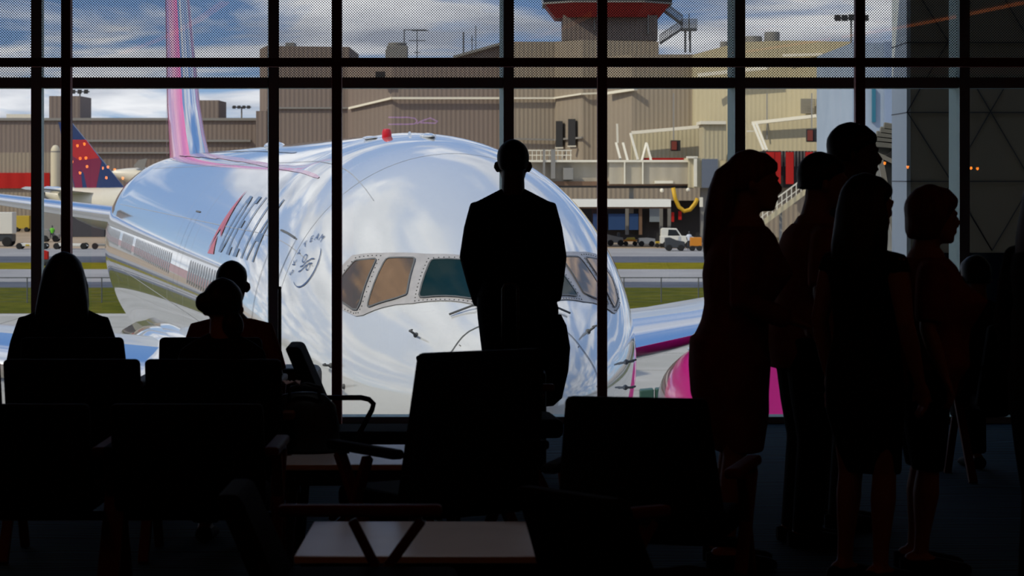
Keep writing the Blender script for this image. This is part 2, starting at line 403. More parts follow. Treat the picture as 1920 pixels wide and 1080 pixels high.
m_top = noisy('table_laminate', (0.70, 0.69, 0.72), (0.74, 0.73, 0.76), 6, 0.38, spec=1.0)
def table(label, x0, x1, y0, y1, dz=0.0):
    t = thing('coffee_table', label, 'table', ((x0 + x1) / 2, (y0 + y1) / 2, dz), 0, 'square lounge tables')
    a, c = (x1 - x0) / 2, (y1 - y0) / 2
    MB().box(-a, a, -c, c, .425, .45).build('table_top', m_top, t, bevel=.004)
    MB().box(-a + .02, a - .02, -c + .02, c - .02, .36, .425).build('apron_frame', m_black, t)
    for sx_ in (-1, 1):
        for sy in (-1, 1):
            mb = MB(); mb.obox((sx_ * (a - .06), sy * (c - .06), .36), (sx_ * (a - .03), sy * (c - .03), -dz), .035, .035); mb.build('leg', m_steel, t)
table('grey-topped coffee table in the middle carrying the black bag', -.95, -.20, 10.82, 11.62)
table('grey-topped coffee table nearest to the viewer', -.70, .13, 8.56, 9.42, -.05)

# unseen ceiling spots added to brighten the two table tops
for x_, y_, lb in ((-.30, 8.95, 'small added fill spot above the nearest coffee table'), (-.60, 11.2, 'small added fill spot above the coffee table with the bag')):
    t = thing('fill_spot', lb, 'light', (x_, y_, CZ - .03))
    MB().lathe([(.05, .028), (.05, .004), (.075, 0), (.075, .028)], n=24).build('trim_ring', m_frame, t)
    sp = bpy.data.lights.new('fill_spot_lamp', 'SPOT'); sp.energy = 22 if y_ < 10 else 12; sp.spot_size = math.radians(19); sp.spot_blend = .5; sp.shadow_soft_size = .04; sp.color = (.92, .95, 1.0)
    so_ = bpy.data.objects.new('fill_spot_lamp', sp); COL.objects.link(so_); so_.parent = t; so_.location = (0, 0, .0)
# bag with paper on the table
bx = wx(574, 11.3)
t = thing('travel_bag', 'soft black travel bag standing on the middle coffee table', 'bag', (bx, 11.3, .45))
mb = MB(); mb.hrings([(0, 0, 0.0, .13, .09), (0, 0, .02, .145, .10), (0, 0, .12, .14, .10), (0, 0, .2, .125, .085), (-.01, 0, .245, .09, .05), (-.01, 0, .255, .04, .02)], 20)
mb.build('bag_body', m_black, t, smooth=True)
for s_ in (-1, 1):
    MB().tube([(-.07, s_ * .05, .2), (-.065, s_ * .06, .27), (0, s_ * .06, .285), (.055, s_ * .06, .27), (.07, s_ * .05, .2)], .008, 8).build('strap', m_black, t, smooth=True)
mb = MB()
for k in range(6):
    for l in range(3): pass
grid = [[(-.045 + .018 * i, -.03 + .02 * j, .008 * math.sin(i * 2.1 + j * 1.7) + .012) for i in range(6)] for j in range(4)]
mb.add([p for r in grid for p in r] + [(p[0], p[1], p[2] - .003) for r in grid for p in r],
       [(j * 6 + i, j * 6 + i + 1, (j + 1) * 6 + i + 1, (j + 1) * 6 + i) for j in range(3) for i in range(5)] + [(24 + j * 6 + i, 24 + (j + 1) * 6 + i, 24 + (j + 1) * 6 + i + 1, 24 + j * 6 + i + 1) for j in range(3) for i in range(5)])
pp_ = mb.build('crumpled_paper', mat('paper', (.75, .6, .6), .8)); pp_.location = (bx - .07, 11.3, .735 - .0)
tag(pp_, 'crumpled pale pink paper on top of the black bag', 'paper')

def suitcase(label, px, Y, rz, handle, hw=.04):
    t = thing('rolling_suitcase', label, 'suitcase', (wx(px, Y) + (.10 if rz else 0), Y, 0), rz)
    MB().box(-.19, .19, -.115, .115, .05, .60).build('shell', m_black, t, bevel=.04)
    mb = MB(); mb.tube([(-hw, .10, .55), (-hw, .10, handle - .03), (-hw + .012, .10, handle - .006), (-hw + .03, .10, handle), (hw - .03, .10, handle), (hw - .012, .10, handle - .006), (hw, .10, handle - .03), (hw, .10, .55)], .0085, 10)
    mb.build('pull_handle', mat('brushed_handle', (.12, .12, .09), .4, metal=.7), t, smooth=True)
    for s_ in (-1, 1):
        for q in (-1, 1):
            mb = MB(); mb.lathe([(.001, -.012), (.025, -.012), (.025, .012), (.001, .012)], (s_ * .15, q * .08, .025), 'x', 14); mb.build('wheel', m_black, t)
suitcase('rolling suitcase with raised handle right behind the standing man', 957, 14.15, 0, 1.045)
suitcase('rolling suitcase seen edge-on with raised pole beside the bald man', 524.5, 14.3, PI / 2, 1.02, .012)

# ------------------------------------------------------------------ the airliner at the gate
ST = np.array([
(0,0.0,-.38,-.38),(.06,.28,-.10,-.65),(.2,.50,.13,-.87),(.45,.74,.37,-1.10),(.8,.97,.58,-1.34),(1.3,1.22,.82,-1.60),(1.9,1.48,1.08,-1.84),
(2.5,1.72,1.40,-2.02),(3.1,1.92,1.73,-2.16),(3.8,2.10,2.05,-2.29),(4.6,2.25,2.34,-2.41),(5.6,2.37,2.55,-2.53),(7,2.46,2.66,-2.64),(8.5,2.50,2.7,-2.69),(10,2.515,2.7,-2.7),
(43,2.515,2.7,-2.7),(45.5,2.5,2.7,-2.5),(48,2.38,2.68,-2.0),(50.5,2.1,2.6,-1.35),(53,1.7,2.45,-.65),(55.6,1.2,2.2,0.05),(58.2,.65,1.85,.7),(59.8,.25,1.55,1.1)])
def pchip(x, y, xi):
    h = np.diff(x); d = np.diff(y) / h; m = np.zeros_like(y)
    for i in range(1, len(x) - 1):
        if d[i-1] * d[i] > 0:
            w1 = 2*h[i] + h[i-1]; w2 = h[i] + 2*h[i-1]; m[i] = (w1 + w2) / (w1/d[i-1] + w2/d[i])
    m[0] = d[0]; m[-1] = d[-1]
    i = int(np.clip(np.searchsorted(x, xi) - 1, 0, len(x) - 2)); t = (xi - x[i]) / h[i]
    return (1+2*t)*(1-t)**2*y[i] + t*(1-t)**2*h[i]*m[i] + t*t*(3-2*t)*y[i+1] + t*t*(t-1)*h[i]*m[i+1]
SQ = np.sqrt(ST[:, 0])
def prof(u):
    s = math.sqrt(max(u, 0)); return [float(pchip(SQ, ST[:, k], s)) for k in (1, 2, 3)]
ZL = -.48 - GZ                                         # fuselage centreline above the apron
def raw(u, th):
    a, tp, bt = prof(u); return Vector((a * math.sin(th), u, ZL + (tp + bt) / 2 + (tp - bt) / 2 * math.cos(th)))
def fus(u, th, off=0.0):                               # a point on (or off) the skin
    p = raw(u, th)
    if off:
        e_ = 0.02; du = raw(u + e_, th) - raw(max(u - e_, .001), th); dt = raw(u, th + e_) - raw(u, th - e_)
        n = dt.cross(du).normalized()
        c = Vector((0, u, p.z)); c.z = ZL
        if n.dot(p - Vector((0, u + 1.0, ZL))) < 0: n = -n
        p = p + n * off
    return p
plane = thing('airliner', 'white wide-body airliner with pink tail parked nose-on outside the window', 'airplane', (0.2, 28.6, GZ), math.radians(11.2))
m_white = mat('white_gloss_paint', (0.65, 0.67, 0.69), 0.09, metal=0.22, coat=1.0, spec=0.7)
m_pinkfin = mat('pink_paint', (0.72, 0.10, 0.33), 0.25, coat=0.6)
m_mag = mat('magenta_paint', (0.60, 0.012, 0.24), 0.3, coat=0.7)
m_palepink = mat('pale_pink_stripe', (0.62, 0.33, 0.44), 0.25, coat=0.6)
m_alu = mat('polished_aluminium', (0.78, 0.80, 0.84), 0.14, metal=1.0)
m_grey = mat('wing_grey', (0.42, 0.44, 0.46), 0.35, coat=0.3)
m_navy = mat('navy_lettering', (0.05, 0.09, 0.20), 0.4)
m_blue = mat('blue_lettering', (0.10, 0.17, 0.30), 0.4)
m_red = mat('red_mark', (0.50, 0.10, 0.13), 0.4)
m_seam = mat('seam', (0.10, 0.105, 0.11), 0.6)
m_wing_sur = noisy('window_surround', (0.36, 0.35, 0.36), (0.42, 0.41, 0.42), 8, 0.4)
m_bronze = mat('bronze_reflection_glass', (0.30, 0.18, 0.10), 0.07, metal=0.85)  # coppery reflection of the terminal put into the base colour
m_shield = mat('dark_windshield', (0.004, 0.022, 0.026), 0.08, spec=0.06)
m_winglass = mat('cabin_window', (0.03, 0.035, 0.035), 0.15)
m_rubber = mat('tyre_rubber', (0.012, 0.012, 0.012), 0.85)
m_beacon = mat('red_beacon', (0.55, 0.01, 0.02), 0.3)

us = [(.02 + i * (1.98 / 22)) for i in range(22)]; us = [0.004] + us
us += [2.0 + i * .25 for i in range(33)] + [10.2 + i * 1.65 for i in range(20)] + [42 + i * .6 for i in range(30)] + [59.8]
NR = 96
mb = MB(); mb.loft([[tuple(raw(u, 2 * PI * k / NR)) for k in range(NR)] for u in us]); mb.build('fuselage', m_white, plane, smooth='auto')

def patch(name, poly, m, off, parent=None, cuts=7, mirror=False):
    """polygon in (u, th) laid on the skin; a grid clipped by the polygon through triangulation and subdivision"""
    bm = bmesh.new(); vs = [bm.verts.new((p[0], p[1], 0)) for p in poly]
    bm.faces.new(vs); bmesh.ops.triangulate(bm, faces=bm.faces)
    for _ in range(3):
        es = [e_ for e_ in bm.edges if (e_.verts[0].co - e_.verts[1].co).length > 0.10]
        if not es: break
        bmesh.ops.subdivide_edges(bm, edges=es, cuts=2); bmesh.ops.triangulate(bm, faces=bm.faces)
    for v in bm.verts:
        th = -v.co.y if mirror else v.co.y
        v.co = fus(v.co.x, th, off)
    bmesh.ops.recalc_face_normals(bm, faces=bm.faces)
    c = sum((f.normal.dot(f.calc_center_median() - Vector((0, f.calc_center_median().y, ZL))) for f in bm.faces))
    if c < 0: bmesh.ops.reverse_faces(bm, faces=bm.faces)
    me = bpy.data.meshes.new(name); bm.to_mesh(me); bm.free(); me.materials.append(m)
    me.shade_smooth()
    o = bpy.data.objects.new(name, me); COL.objects.link(o); o.parent = parent or plane
    return o
def ribbon(mb, path, w, off=.006, closed=False):       # thin line on the skin along a (u, th) path
    P = []
    for i in range(len(path) - 1):
        a, c = path[i], path[i+1]; n = max(1, int(max(abs(a[0]-c[0]) / .4, abs(a[1]-c[1]) / .06)))
        P += [(a[0] + (c[0]-a[0]) * k / n, a[1] + (c[1]-a[1]) * k / n) for k in range(n)]
    P.append(path[-1])
    pts = [fus(u, th, off) for u, th in P]; cen = [Vector((0, p.y, ZL)) for p in pts]; rows = []
    for i, p in enumerate(pts):
        d = pts[min(i+1, len(pts)-1)] - pts[max(i-1, 0)]
        n = (fus(*P[i], .05) - fus(*P[i], .0)); s = d.cross(n).normalized() * (w[i * (len(w)-1) // max(1, len(pts)-1)] if hasattr(w, '__len__') else w) / 2
        rows.append((p - s, p + s))
    vs = [q for r in rows for q in r]
    mb.add(vs, [(2*i, 2*i+1, 2*i+3, 2*i+2) for i in range(len(rows) - 1)])
    return mb
def rnd(poly, r=.16):                                  # soften polygon corners
    o = []
    for i, p in enumerate(poly):
        a, c = poly[i-1], poly[(i+1) % len(poly)]
        for t in (0, .5, 1):
            q0 = (p[0] + (a[0]-p[0]) * r, p[1] + (a[1]-p[1]) * r); q1 = (p[0] + (c[0]-p[0]) * r, p[1] + (c[1]-p[1]) * r)
            o.append(((1-t)**2 * q0[0] + 2*t*(1-t) * p[0] + t*t * q1[0], (1-t)**2 * q0[1] + 2*t*(1-t) * p[1] + t*t * q1[1]))
    return o
# flight-deck windows: grey surround, three panes a side
OUT = [(1.02,-.0),(1.04,-.218),(1.14,-.376),(1.81,-.753),(2.03,-.85),(2.21,-.945),(2.41,-1.061),(2.52,-1.096),(2.86,-1.125),(3.2,-1.09),(3.36,-.99),(3.30,-.84),(3.2,-.806),(2.9,-.693),(2.71,-.602),(2.44,-.457),(2.37,-.407),(2.16,-.212),(2.12,0)]
PA = [(3.18,-1.0),(3.16,-.85),(2.86,-.735),(2.56,-1.01),(2.55,-1.055),(2.62,-1.072),(2.9,-1.085)]
PB = [(2.75,-.685),(2.44,-.525),(2.0,-.735),(2.10,-.82),(2.40,-1.0)]
PC = [(2.28,-.44),(2.06,-.222),(2.0,-.045),(1.15,-.045),(1.14,-.22),(1.24,-.36),(1.80,-.69)]
for mi in (False, True):
    sr = patch('window_surround', OUT, m_wing_sur, .010, mirror=mi)
    patch('side_window', rnd(PA, .1), m_bronze, .020, sr, mirror=mi)
    patch('side_window', rnd(PB, .1), m_bronze, .020, sr, mirror=mi)
    patch('windshield', rnd(PC, .08), m_shield, .020, sr, mirror=mi)
    mb = MB()
    for q in (PA, PB, PC):
        c = [(a, -b if mi else b) for a, b in rnd(q, .09)]; ribbon(mb, c + [c[0]], .022, .024)
    mb.build('glazing_seal', m_seam, sr, fix=False)
    mb = MB()                                          # rivets around the forward panes
    for q in (PC, PA):
        cx_ = sum(p[0] for p in q) / len(q); cy_ = sum(p[1] for p in q) / len(q)
        for i in range(len(q)):
            a, c = q[i-1], q[i]; n = max(2, int((fus(*a) - fus(*c)).length / .055))
            for k in range(n):
                p = (a[0] + (c[0]-a[0]) * k / n, a[1] + (c[1]-a[1]) * k / n)
                d = (fus(*p) - fus(cx_, cy_)).length; f = (d + .055) / d
                p = (cx_ + (p[0]-cx_) * f, cy_ + (p[1]-cy_) * f)
                c3 = fus(p[0], -p[1] if mi else p[1], .011); mb.ball(c3, .008, 6, 4)
    mb.build('rivets', m_seam, sr)
# wiper arms under the windshields
for s_ in (-1, 1):
    mb = MB(); mb.tube([fus(1.16, s_ * .62, .03), fus(1.06, s_ * .40, .05), fus(1.0, s_ * .10, .04)], .012, 6); mb.tube([fus(1.12, s_ * .33, .0), fus(1.08, s_ * .36, .05)], .02, 6)
    mb.build('wiper', m_seam, plane)
# radome seam, skin seams
mb = MB(); ribbon(mb, [(.74 + .02 * math.cos(k), k * .1) for k in range(-31, 32)], .016); mb.build('radome_seam', m_seam, plane, fix=False)
mb = MB()
for k in range(8):
    a = -1.9 + k * .55; ribbon(mb, [(.16, a), (.7, a)], .012)
mb.build('lightning_strips', m_seam, plane, fix=False)
m_line = mat('skin_line', (0.36, 0.37, 0.39), 0.5)
mb = MB()
for u in (4.75, 11.0, 16.5, 20.4, 24.5, 29, 34, 39): ribbon(mb, [(u, k * .1) for k in range(-20, 21)], .012, .004)
for th in (-.55, -1.05, -1.62): ribbon(mb, [(4.0, th), (44, th)], .010, .004)
mb.build('skin_seams', m_line, plane, fix=False)
# cabin windows on the visible side
wu = [10.75 + .46 * i for i in range(12)] + [20.4 + .53 * i for i in range(22)] + [33.0 + .53 * i for i in range(9)] + [39.0 + .53 * i for i in range(14)]
for u in wu:
    poly = rnd([(u - .13, -1.30), (u + .13, -1.30), (u + .13, -1.445), (u - .13, -1.445)], .35)
    patch('cabin_window', poly, m_winglass, .006)
mb = MB(); ribbon(mb, [(10.4, -1.395), (47.5, -1.40)], .13, .003); mb.build('red_reflection', mat('dull_red_reflection', (.40, .13, .12), .3, coat=.5), plane, fix=False)  # red reflection along the window band, painted on as a ribbon
# doors
for nm, u0, u1, t0, t1 in (('service_door', 17.9, 18.95, -.99, -1.62), ('crew_door', 5.0, 6.05, -1.0, -1.62)):
    mb = MB(); ribbon(mb, [(u0, t1), (u0, t0), (u1, t0), (u1, t1)], .02); o = mb.build(nm, m_seam, plane, fix=False)
    mb = MB(); ribbon(mb, [(u0 + .1, t0), (u1 - .1, t0)], .03, .010); mb.build('door_gutter', m_seam, o, fix=False)
# lettering
def letters(txt, u, th, size, m, name, rot=0.0, R=2.62, sx_=1.0, parent=None):
    cu = bpy.data.curves.new('txt', 'FONT'); cu.body = txt; cu.size = size; cu.align_x = 'CENTER'
    o = bpy.data.objects.new('txt', cu); COL.objects.link(o)
    dg = bpy.context.evaluated_depsgraph_get(); me = bpy.data.meshes.new_from_object(o.evaluated_get(dg))
    bpy.data.objects.remove(o); bpy.data.curves.remove(cu)
    bm = bmesh.new(); bm.from_mesh(me); bmesh.ops.triangulate(bm, faces=bm.faces)
    for _ in range(2):
        es = [e_ for e_ in bm.edges if e_.calc_length() > .12]
        if es: bmesh.ops.subdivide_edges(bm, edges=es, cuts=2); bmesh.ops.triangulate(bm, faces=bm.faces)
    ca, sa = math.cos(rot), math.sin(rot)
    for v in bm.verts:
        x, y = v.co.x * sx_, v.co.y; x, y = x * ca - y * sa, x * sa + y * ca
        v.co = fus(u - x, th + y / R, .008)
    bm.to_mesh(me); bm.free(); me.name = name; me.materials.clear(); me.materials.append(m)
    q = bpy.data.objects.new(name, me); COL.objects.link(q); q.parent = parent or plane
    return q
for ch, u in zip('DELTA', (11.2, 10.1, 9.1, 8.2, 7.3)):
    letters(ch, u, -1.20, 1.38, m_blue, 'lettering', sx_=.86)
# red triangle mark left of the name
mk = patch('triangle_mark', [(12.75, -.80), (13.3, -1.225), (12.75, -1.07)], m_red, .008); mk['label'] = 'red triangle mark'
mk = patch('triangle_mark', [(12.75, -.80), (12.75, -1.07), (12.1, -1.12)], mat('dark_red_mark', (.40, .06, .10), .4), .008)
patch('triangle_mark', [(12.75, -1.11), (13.2, -1.228), (12.2, -1.222)], m_red, .008)
# alliance emblem on the forward side: arc of letters, looped scroll, sweeping arc
EU, ET = 4.22, -1.065
for i, ch in enumerate('SKYTEAM'):
    a = math.radians(214 - i * 20.3); r = .35
    letters(ch, EU - r * math.cos(a), ET + r * math.sin(a) / 2.5, .145, m_navy, 'emblem_letter', rot=a - PI / 2, R=2.5)
def stroke(pts, w):
    mb = MB(); ribbon(mb, [(EU - x * .75, ET + y * .75 / 2.5) for x, y in pts], [q * .5 for q in w] if hasattr(w, '__len__') else w * .5, .008); mb.build('emblem_stroke', m_navy, plane, fix=False)
stroke([(.44 * math.cos(a), .44 * math.sin(a)) for a in [math.radians(-112 + k * 9.2) for k in range(20)]], [.015, .04, .06, .06, .05, .03, .012])
for dx, dy in ((0, .0), (.02, -.09)):
    stroke([(-.17 + dx, -.12 + dy), (-.08 + dx, -.07 + dy), (.0 + dx, .04 + dy), (.1 + dx, .13 + dy), (.2 + dx, .17 + dy)], .035)
stroke([(-.16 + .075 * math.cos(k * .52), .05 + .075 * math.sin(k * .52)) for k in range(13)], .028)
stroke([(.14 + .065 * math.cos(k * .52), -.02 + .065 * math.sin(k * .52)) for k in range(13)], .028)
# pale stripes that run from the fin along the roof
mb = MB(); ribbon(mb, [(47, -.10), (40, -.22), (30, -.36), (20, -.49), (12, -.60), (8.5, -.64), (6.4, -.66)], [.36, .28, .2, .13, .09, .06, .03], .006); mb.build('roof_stripe', m_palepink, plane, fix=False)
mb = MB(); ribbon(mb, [(47, -.02), (40, -.10), (30, -.22), (20, -.33), (13, -.42)], [.16, .11, .07, .04], .006); mb.build('roof_stripe', mat('grey_blue_stripe', (.30, .36, .46), .3, coat=.5), plane, fix=False)
# things on the roof and nose
mb = MB(); p = fus(7.3, -.19); mb.lathe([(.06, -.05), (.065, 0), (.065, .06), (.052, .10), (.02, .11)], p, n=18); mb.build('beacon', m_beacon, plane, smooth='auto')
for u, th, l, w, h in ((6.3, -.03, .4, .11, .045), (7.9, -.24, .4, .12, .03), (21, -.20, .7, .20, .09)):
    p = fus(u, th); mb = MB(); mb.lathe([(.02, -l), (w * .6, -l * .6), (w, 0), (w * .6, l * .6), (.02, l)], (0, 0, 0), 'y', 16)
    mb.v = [(x + p.x, y + p.y, z * h / w + p.z) for x, y, z in mb.v]; mb.build('antenna_fairing', m_white, plane, smooth='auto')
for u, th in ((6.6, -.10),):
    p = fus(u, th); mb = MB(); mb.add([p + Vector(v) for v in ((-.015, 0, -.05), (.015, 0, -.05), (.015, .3, -.05), (-.015, .3, -.05), (-.006, .1, .06), (.006, .1, .06), (.006, .2, .06), (-.006, .2, .06))],
                                    [(0, 1, 2, 3), (4, 5, 6, 7), (0, 1, 5, 4), (1, 2, 6, 5), (2, 3, 7, 6), (3, 0, 4, 7)]); mb.build('blade_antenna', m_white, plane)
for u, th in ((1.37, -.957), (1.2, .88), (2.25, 1.40), (2.05, 1.56), (2.75, -1.476), (2.43, -1.57)):
    a, c = fus(u, th), fus(u, th, .09); mb = MB(); mb.tube([a, c], .014, 8); mb.tube([c + Vector((0, .05, -.0)), c + Vector((0, -.10, 0.02))], [.016, .011], 8); mb.ball(a, .032, 10, 6); mb.build('probe', m_seam, plane)

# wings, tail surfaces
def airfoil(le, chord, th, n=13):                      # closed section in the (u, w) plane, leading edge towards the nose
    up, lo = [], []
    for i in range(n):
        x = (1 - math.cos(PI * i / (n - 1))) / 2
        y = 5 * th * (.2969 * math.sqrt(x) - .126 * x - .3516 * x**2 + .2843 * x**3 - .1036 * x**4)
        up.append((x, y)); lo.append((x, -y * .9))
    sec = up + lo[::-1][1:-1]
    return [(le[0], le[1] + x * chord, le[2] + y * chord) for x, y in sec]
def surface(name, stations, m, le_m, s_=1, le_name='leading_edge'):
    w = MB(); w.loft([airfoil((s_ * v, u, ZL + z), c, t) for v, u, z, c, t in stations]); o = w.build(name, m, plane, smooth='auto')
    e_ = MB()                                          # bare-metal nose of the section
    e_.loft([[(x, y, z) for x, y, z in [(s_ * v, u - .02 + q * c, ZL + zz + sg * k * c * t) for q, sg, k in ((.15, 1, .455), (.09, 1, .385), (.045, 1, .29), (.015, 1, .18), (0.0, 0, 0), (.015, -1, .165), (.045, -1, .265), (.09, -1, .35), (.15, -1, .41))]] for v, u, zz, c, t in stations])
    e_.build(le_name, le_m, o, smooth='auto')
    return o
for s_ in (-1, 1):
    wn_ = surface('wing', [(1.6, 17.2, -1.72, 12.0, .125), (2.6, 18.2, -1.60, 11.2, .125), (5.0, 20.0, -1.30, 9.3, .12), (8.0, 22.2, -.95, 7.2, .11), (16, 28.1, .0, 4.9, .10), (24.5, 34.3, 1.25, 2.4, .095)], m_grey, m_alu, s_)
    surface('tailplane', [(.6, 51.2, .75, 6.2, .11), (1.4, 51.9, .85, 5.7, .10), (9.3, 58.2, 1.9, 2.0, .09)], m_grey, m_alu, s_)
    # wing-root fairing
    mb = MB(); mb.loft([[(s_ * (2.2 + 1.1 * r_ * math.cos(2 * PI * k / 16)), u, ZL - 1.75 + .95 * r_ * math.sin(2 * PI * k / 16)) for k in range(16)] for u, r_ in ((15.2, .15), (16.0, .5), (17.2, .78), (19, .95), (24, 1.0), (30, .8), (33, .3))])
    mb.build('root_fairing', m_white, plane, smooth='auto')
    # engine
    ex, eu, ez = s_ * 8.2, 17.8, ZL - 2.3
    NPF = [(1.06, 1.2), (1.10, .45), (1.15, .12), (1.22, .0), (1.29, .08), (1.36, .5), (1.40, 1.4), (1.38, 2.6), (1.22, 3.9), (1.0, 4.9), (.96, 4.9), (.9, 4.2)]
    mb = MB(); mb.lathe(NPF[3:], (ex, eu, ez), 'y', 48); en = mb.build('engine_nacelle', m_mag, plane, smooth='auto')
    mb = MB(); mb.lathe([(r_ + (.004 if i > 2 else 0), h) for i, (r_, h) in enumerate(NPF[:6])], (ex, eu, ez), 'y', 48); mb.build('inlet_lip', m_alu, en, smooth='auto')
    mb = MB(); mb.lathe([(.02, .55), (.12, .7), (.3, 1.0), (.33, 1.2), (1.06, 1.2), (1.06, 1.3), (.02, 1.3)], (ex, eu, ez), 'y', 36); mb.build('fan', m_seam, en, smooth='auto')
    mb = MB(); mb.lathe([(.8, 4.6), (.7, 5.6), (.45, 6.6), (.05, 7.2)], (ex, eu, ez), 'y', 32); mb.build('exhaust_cone', m_grey, en, smooth='auto')
    mb = MB()                                          # pale ribbon sweeping round the nacelle
    rr = []
    for k in range(25):
        a = -2.6 + k * .2; h = .5 + 2.9 * (k / 24); r_ = 1.0
        def nr(h):
            for (r0, h0), (r1, h1) in zip(NPF[3:], NPF[4:]):
                if h0 <= h <= h1: return r0 + (r1 - r0) * (h - h0) / (h1 - h0) + .012
            return 1.4
        w2 = .10 + .22 * math.sin(PI * k / 24)
        rr.append([(ex + nr(q) * math.cos(a), eu + q, ez + nr(q) * math.sin(a)) for q in (h - w2, h, h + w2)])
    mb.add([p for r in rr for p in r], [(3*i + j, 3*i + j + 1, 3*i + j + 4, 3*i + j + 3) for i in range(24) for j in range(2)])
    mb.build('nacelle_ribbon', m_palepink, en, fix=False)
    # strake and pylon
    mb = MB(); sa = -s_ * .75
    c0 = Vector((ex + 1.36 * math.sin(sa), 0, ez + 1.36 * math.cos(sa))); nrm = Vector((math.sin(sa), 0, math.cos(sa)))
    mb.prism([c0 + Vector((0, eu + .9, 0)), c0 + Vector((0, eu + 2.1, 0)), c0 + nrm * .32 + Vector((0, eu + 2.0, 0)), c0 + nrm * .28 + Vector((0, eu + 1.5, 0))], nrm.cross(Vector((0, 1, 0))) * .04)
    mb.build('nacelle_strake', m_white, en)
    mb = MB(); mb.loft([[(ex + s2 * w_, u, z) for s2, u, z in ((0, u0 - .15, z_), (-1, u0 + .3, z_), (-1, u1, z_), (1, u1, z_), (1, u0 + .3, z_))] for u0, u1, z_, w_ in ((eu + 1.6, eu + 5.6, ez + 1.15, .2), (eu + 3.4, eu + 7.0, ez + 1.5, .24), (eu + 7.0, eu + 9.2, ZL - .9, .24))])
    mb.build('pylon', m_grey, plane)
# fin
fs = [(2.3, 43.5, 12.6, .08), (2.75, 45.2, 11.0, .088), (3.3, 46.6, 9.8, .094), (4.2, 48.2, 8.8, .098), (12.0, 55.6, 4.0, .09)]
mb = MB(); mb.loft([[(p[2], p[1], ZL + z) for p in airfoil((0, u, 0), c, t)] for z, u, c, t in fs]); fin = mb.build('fin', m_pinkfin, plane, smooth='auto')
mb = MB(); mb.loft([[(sg * k * c * t, u - .03 + q * c, ZL + z) for q, sg, k in ((.018, 1, .215), (.012, 1, .18), (.006, 1, .135), (.002, 1, .08), (0, 0, 0), (.002, -1, .08), (.006, -1, .135), (.012, -1, .18), (.022, -1, .235))] for z, u, c, t in fs])
mb.build('fin_leading_edge', m_alu, fin, smooth='auto')
for s_ in (-1, 1):
    mb = MB(); rows = []
    for z, u, c, t in [(2.7, 46.9, 9.4, .1), (7, 51, 6.8, .095), (12, 55.6, 4.0, .09)]:
        rows.append([(s_ * (5 * t * c * (.2969 * math.sqrt(x) - .126 * x - .3516 * x**2 + .2843 * x**3 - .1036 * x**4) + .01), u + x * c, ZL + z) for x in (.5, .58, .66, .74)])
    mb.add([p for r in rows for p in r], [(4*i + j, 4*i + j + 1, 4*i + j + 5, 4*i + j + 4) for i in range(2) for j in range(3)])
    mb.build('fin_ribbon', m_palepink, fin, fix=False)
# landing gear
def gear(x, u, r, nw, ztop, name):
    mb = MB(); mb.tube([(x, u, ztop), (x, u, r)], [.14, .10], 12); mb.obox((x, u - 1.0, r + .9), (x, u, r + .3), .09, .09); g = mb.build(name, m_grey, plane)
    for du in nw:
        for s_ in (-1, 1):
            mb = MB(); mb.lathe([(.12, -.14), (r * .8, -.17), (r, -.11), (r, .11), (r * .8, .17), (.12, .14)], (x + s_ * .36, u + du, r), 'x', 26); mb.build('wheel', m_rubber, g, smooth='auto')
        mb = MB(); mb.tube([(x - .4, u + du, r), (x + .4, u + du, r)], .06, 8); mb.build('axle', m_grey, g)
gear(0, 5.4, .45, (0,), ZL - 2.2, 'nose_gear')
gear(-4.6, 27.5, .6, (-.7, .7), ZL - 1.3, 'main_gear'); gear(4.6, 27.5, .6, (-.7, .7), ZL - 1.3, 'main_gear')

# ------------------------------------------------------------------ the apron and ground strips
m_conc = noisy('apron_concrete', (0.34, 0.335, 0.31), (0.42, 0.41, 0.39), .25, .9, 8, spec=.15)
m_tan = noisy('far_apron', (0.33, 0.25, 0.17), (0.40, 0.31, 0.22), .1, .9, 6, spec=.15)
m_pale = noisy('pale_pavement', (0.27, 0.265, 0.27), (0.33, 0.325, 0.33), .15, .9, 6, spec=.15)
m_asph = noisy('asphalt', (0.075, 0.085, 0.11), (0.11, 0.12, 0.15), .3, .9, 6, spec=.15)
m_grass = noisy('grass', (0.14, 0.12, 0.002), (0.20, 0.17, 0.004), .7, .95, 8, spec=.05)
m_grassd = noisy('dark_grass', (0.055, 0.065, 0.003), (0.11, 0.105, 0.006), .9, .95, 8, spec=.05)
struct(MB().box(-420, 420, GY + .3, 900, GZ - .5, GZ).build('ground', m_conc))
def D(py): return 6.92 * F / (py - HZ)
def strip_ground(name, ya, yb, m, dz, kind='structure'):
    o = MB().box(-300, 300, D(yb), D(ya), GZ - .2, GZ + dz).build(name, m); o['kind'] = kind
    return o
strip_ground('ground_far_apron', 428, 466, m_tan, .010)
strip_ground('ground_taxiway', 466, 481, m_pale, .012)
strip_ground('ground_asphalt', 481, 493, m_asph, .014)
g_ = strip_ground('grass_strip', 493, 505, m_grass, .03, 'stuff'); g_['label'] = 'thin green grass strip between the taxiways'; g_['category'] = 'grass'
strip_ground('ground_taxilane', 505, 529, m_pale, .012)
strip_ground('ground_service_road', 529, 540, m_asph, .014)
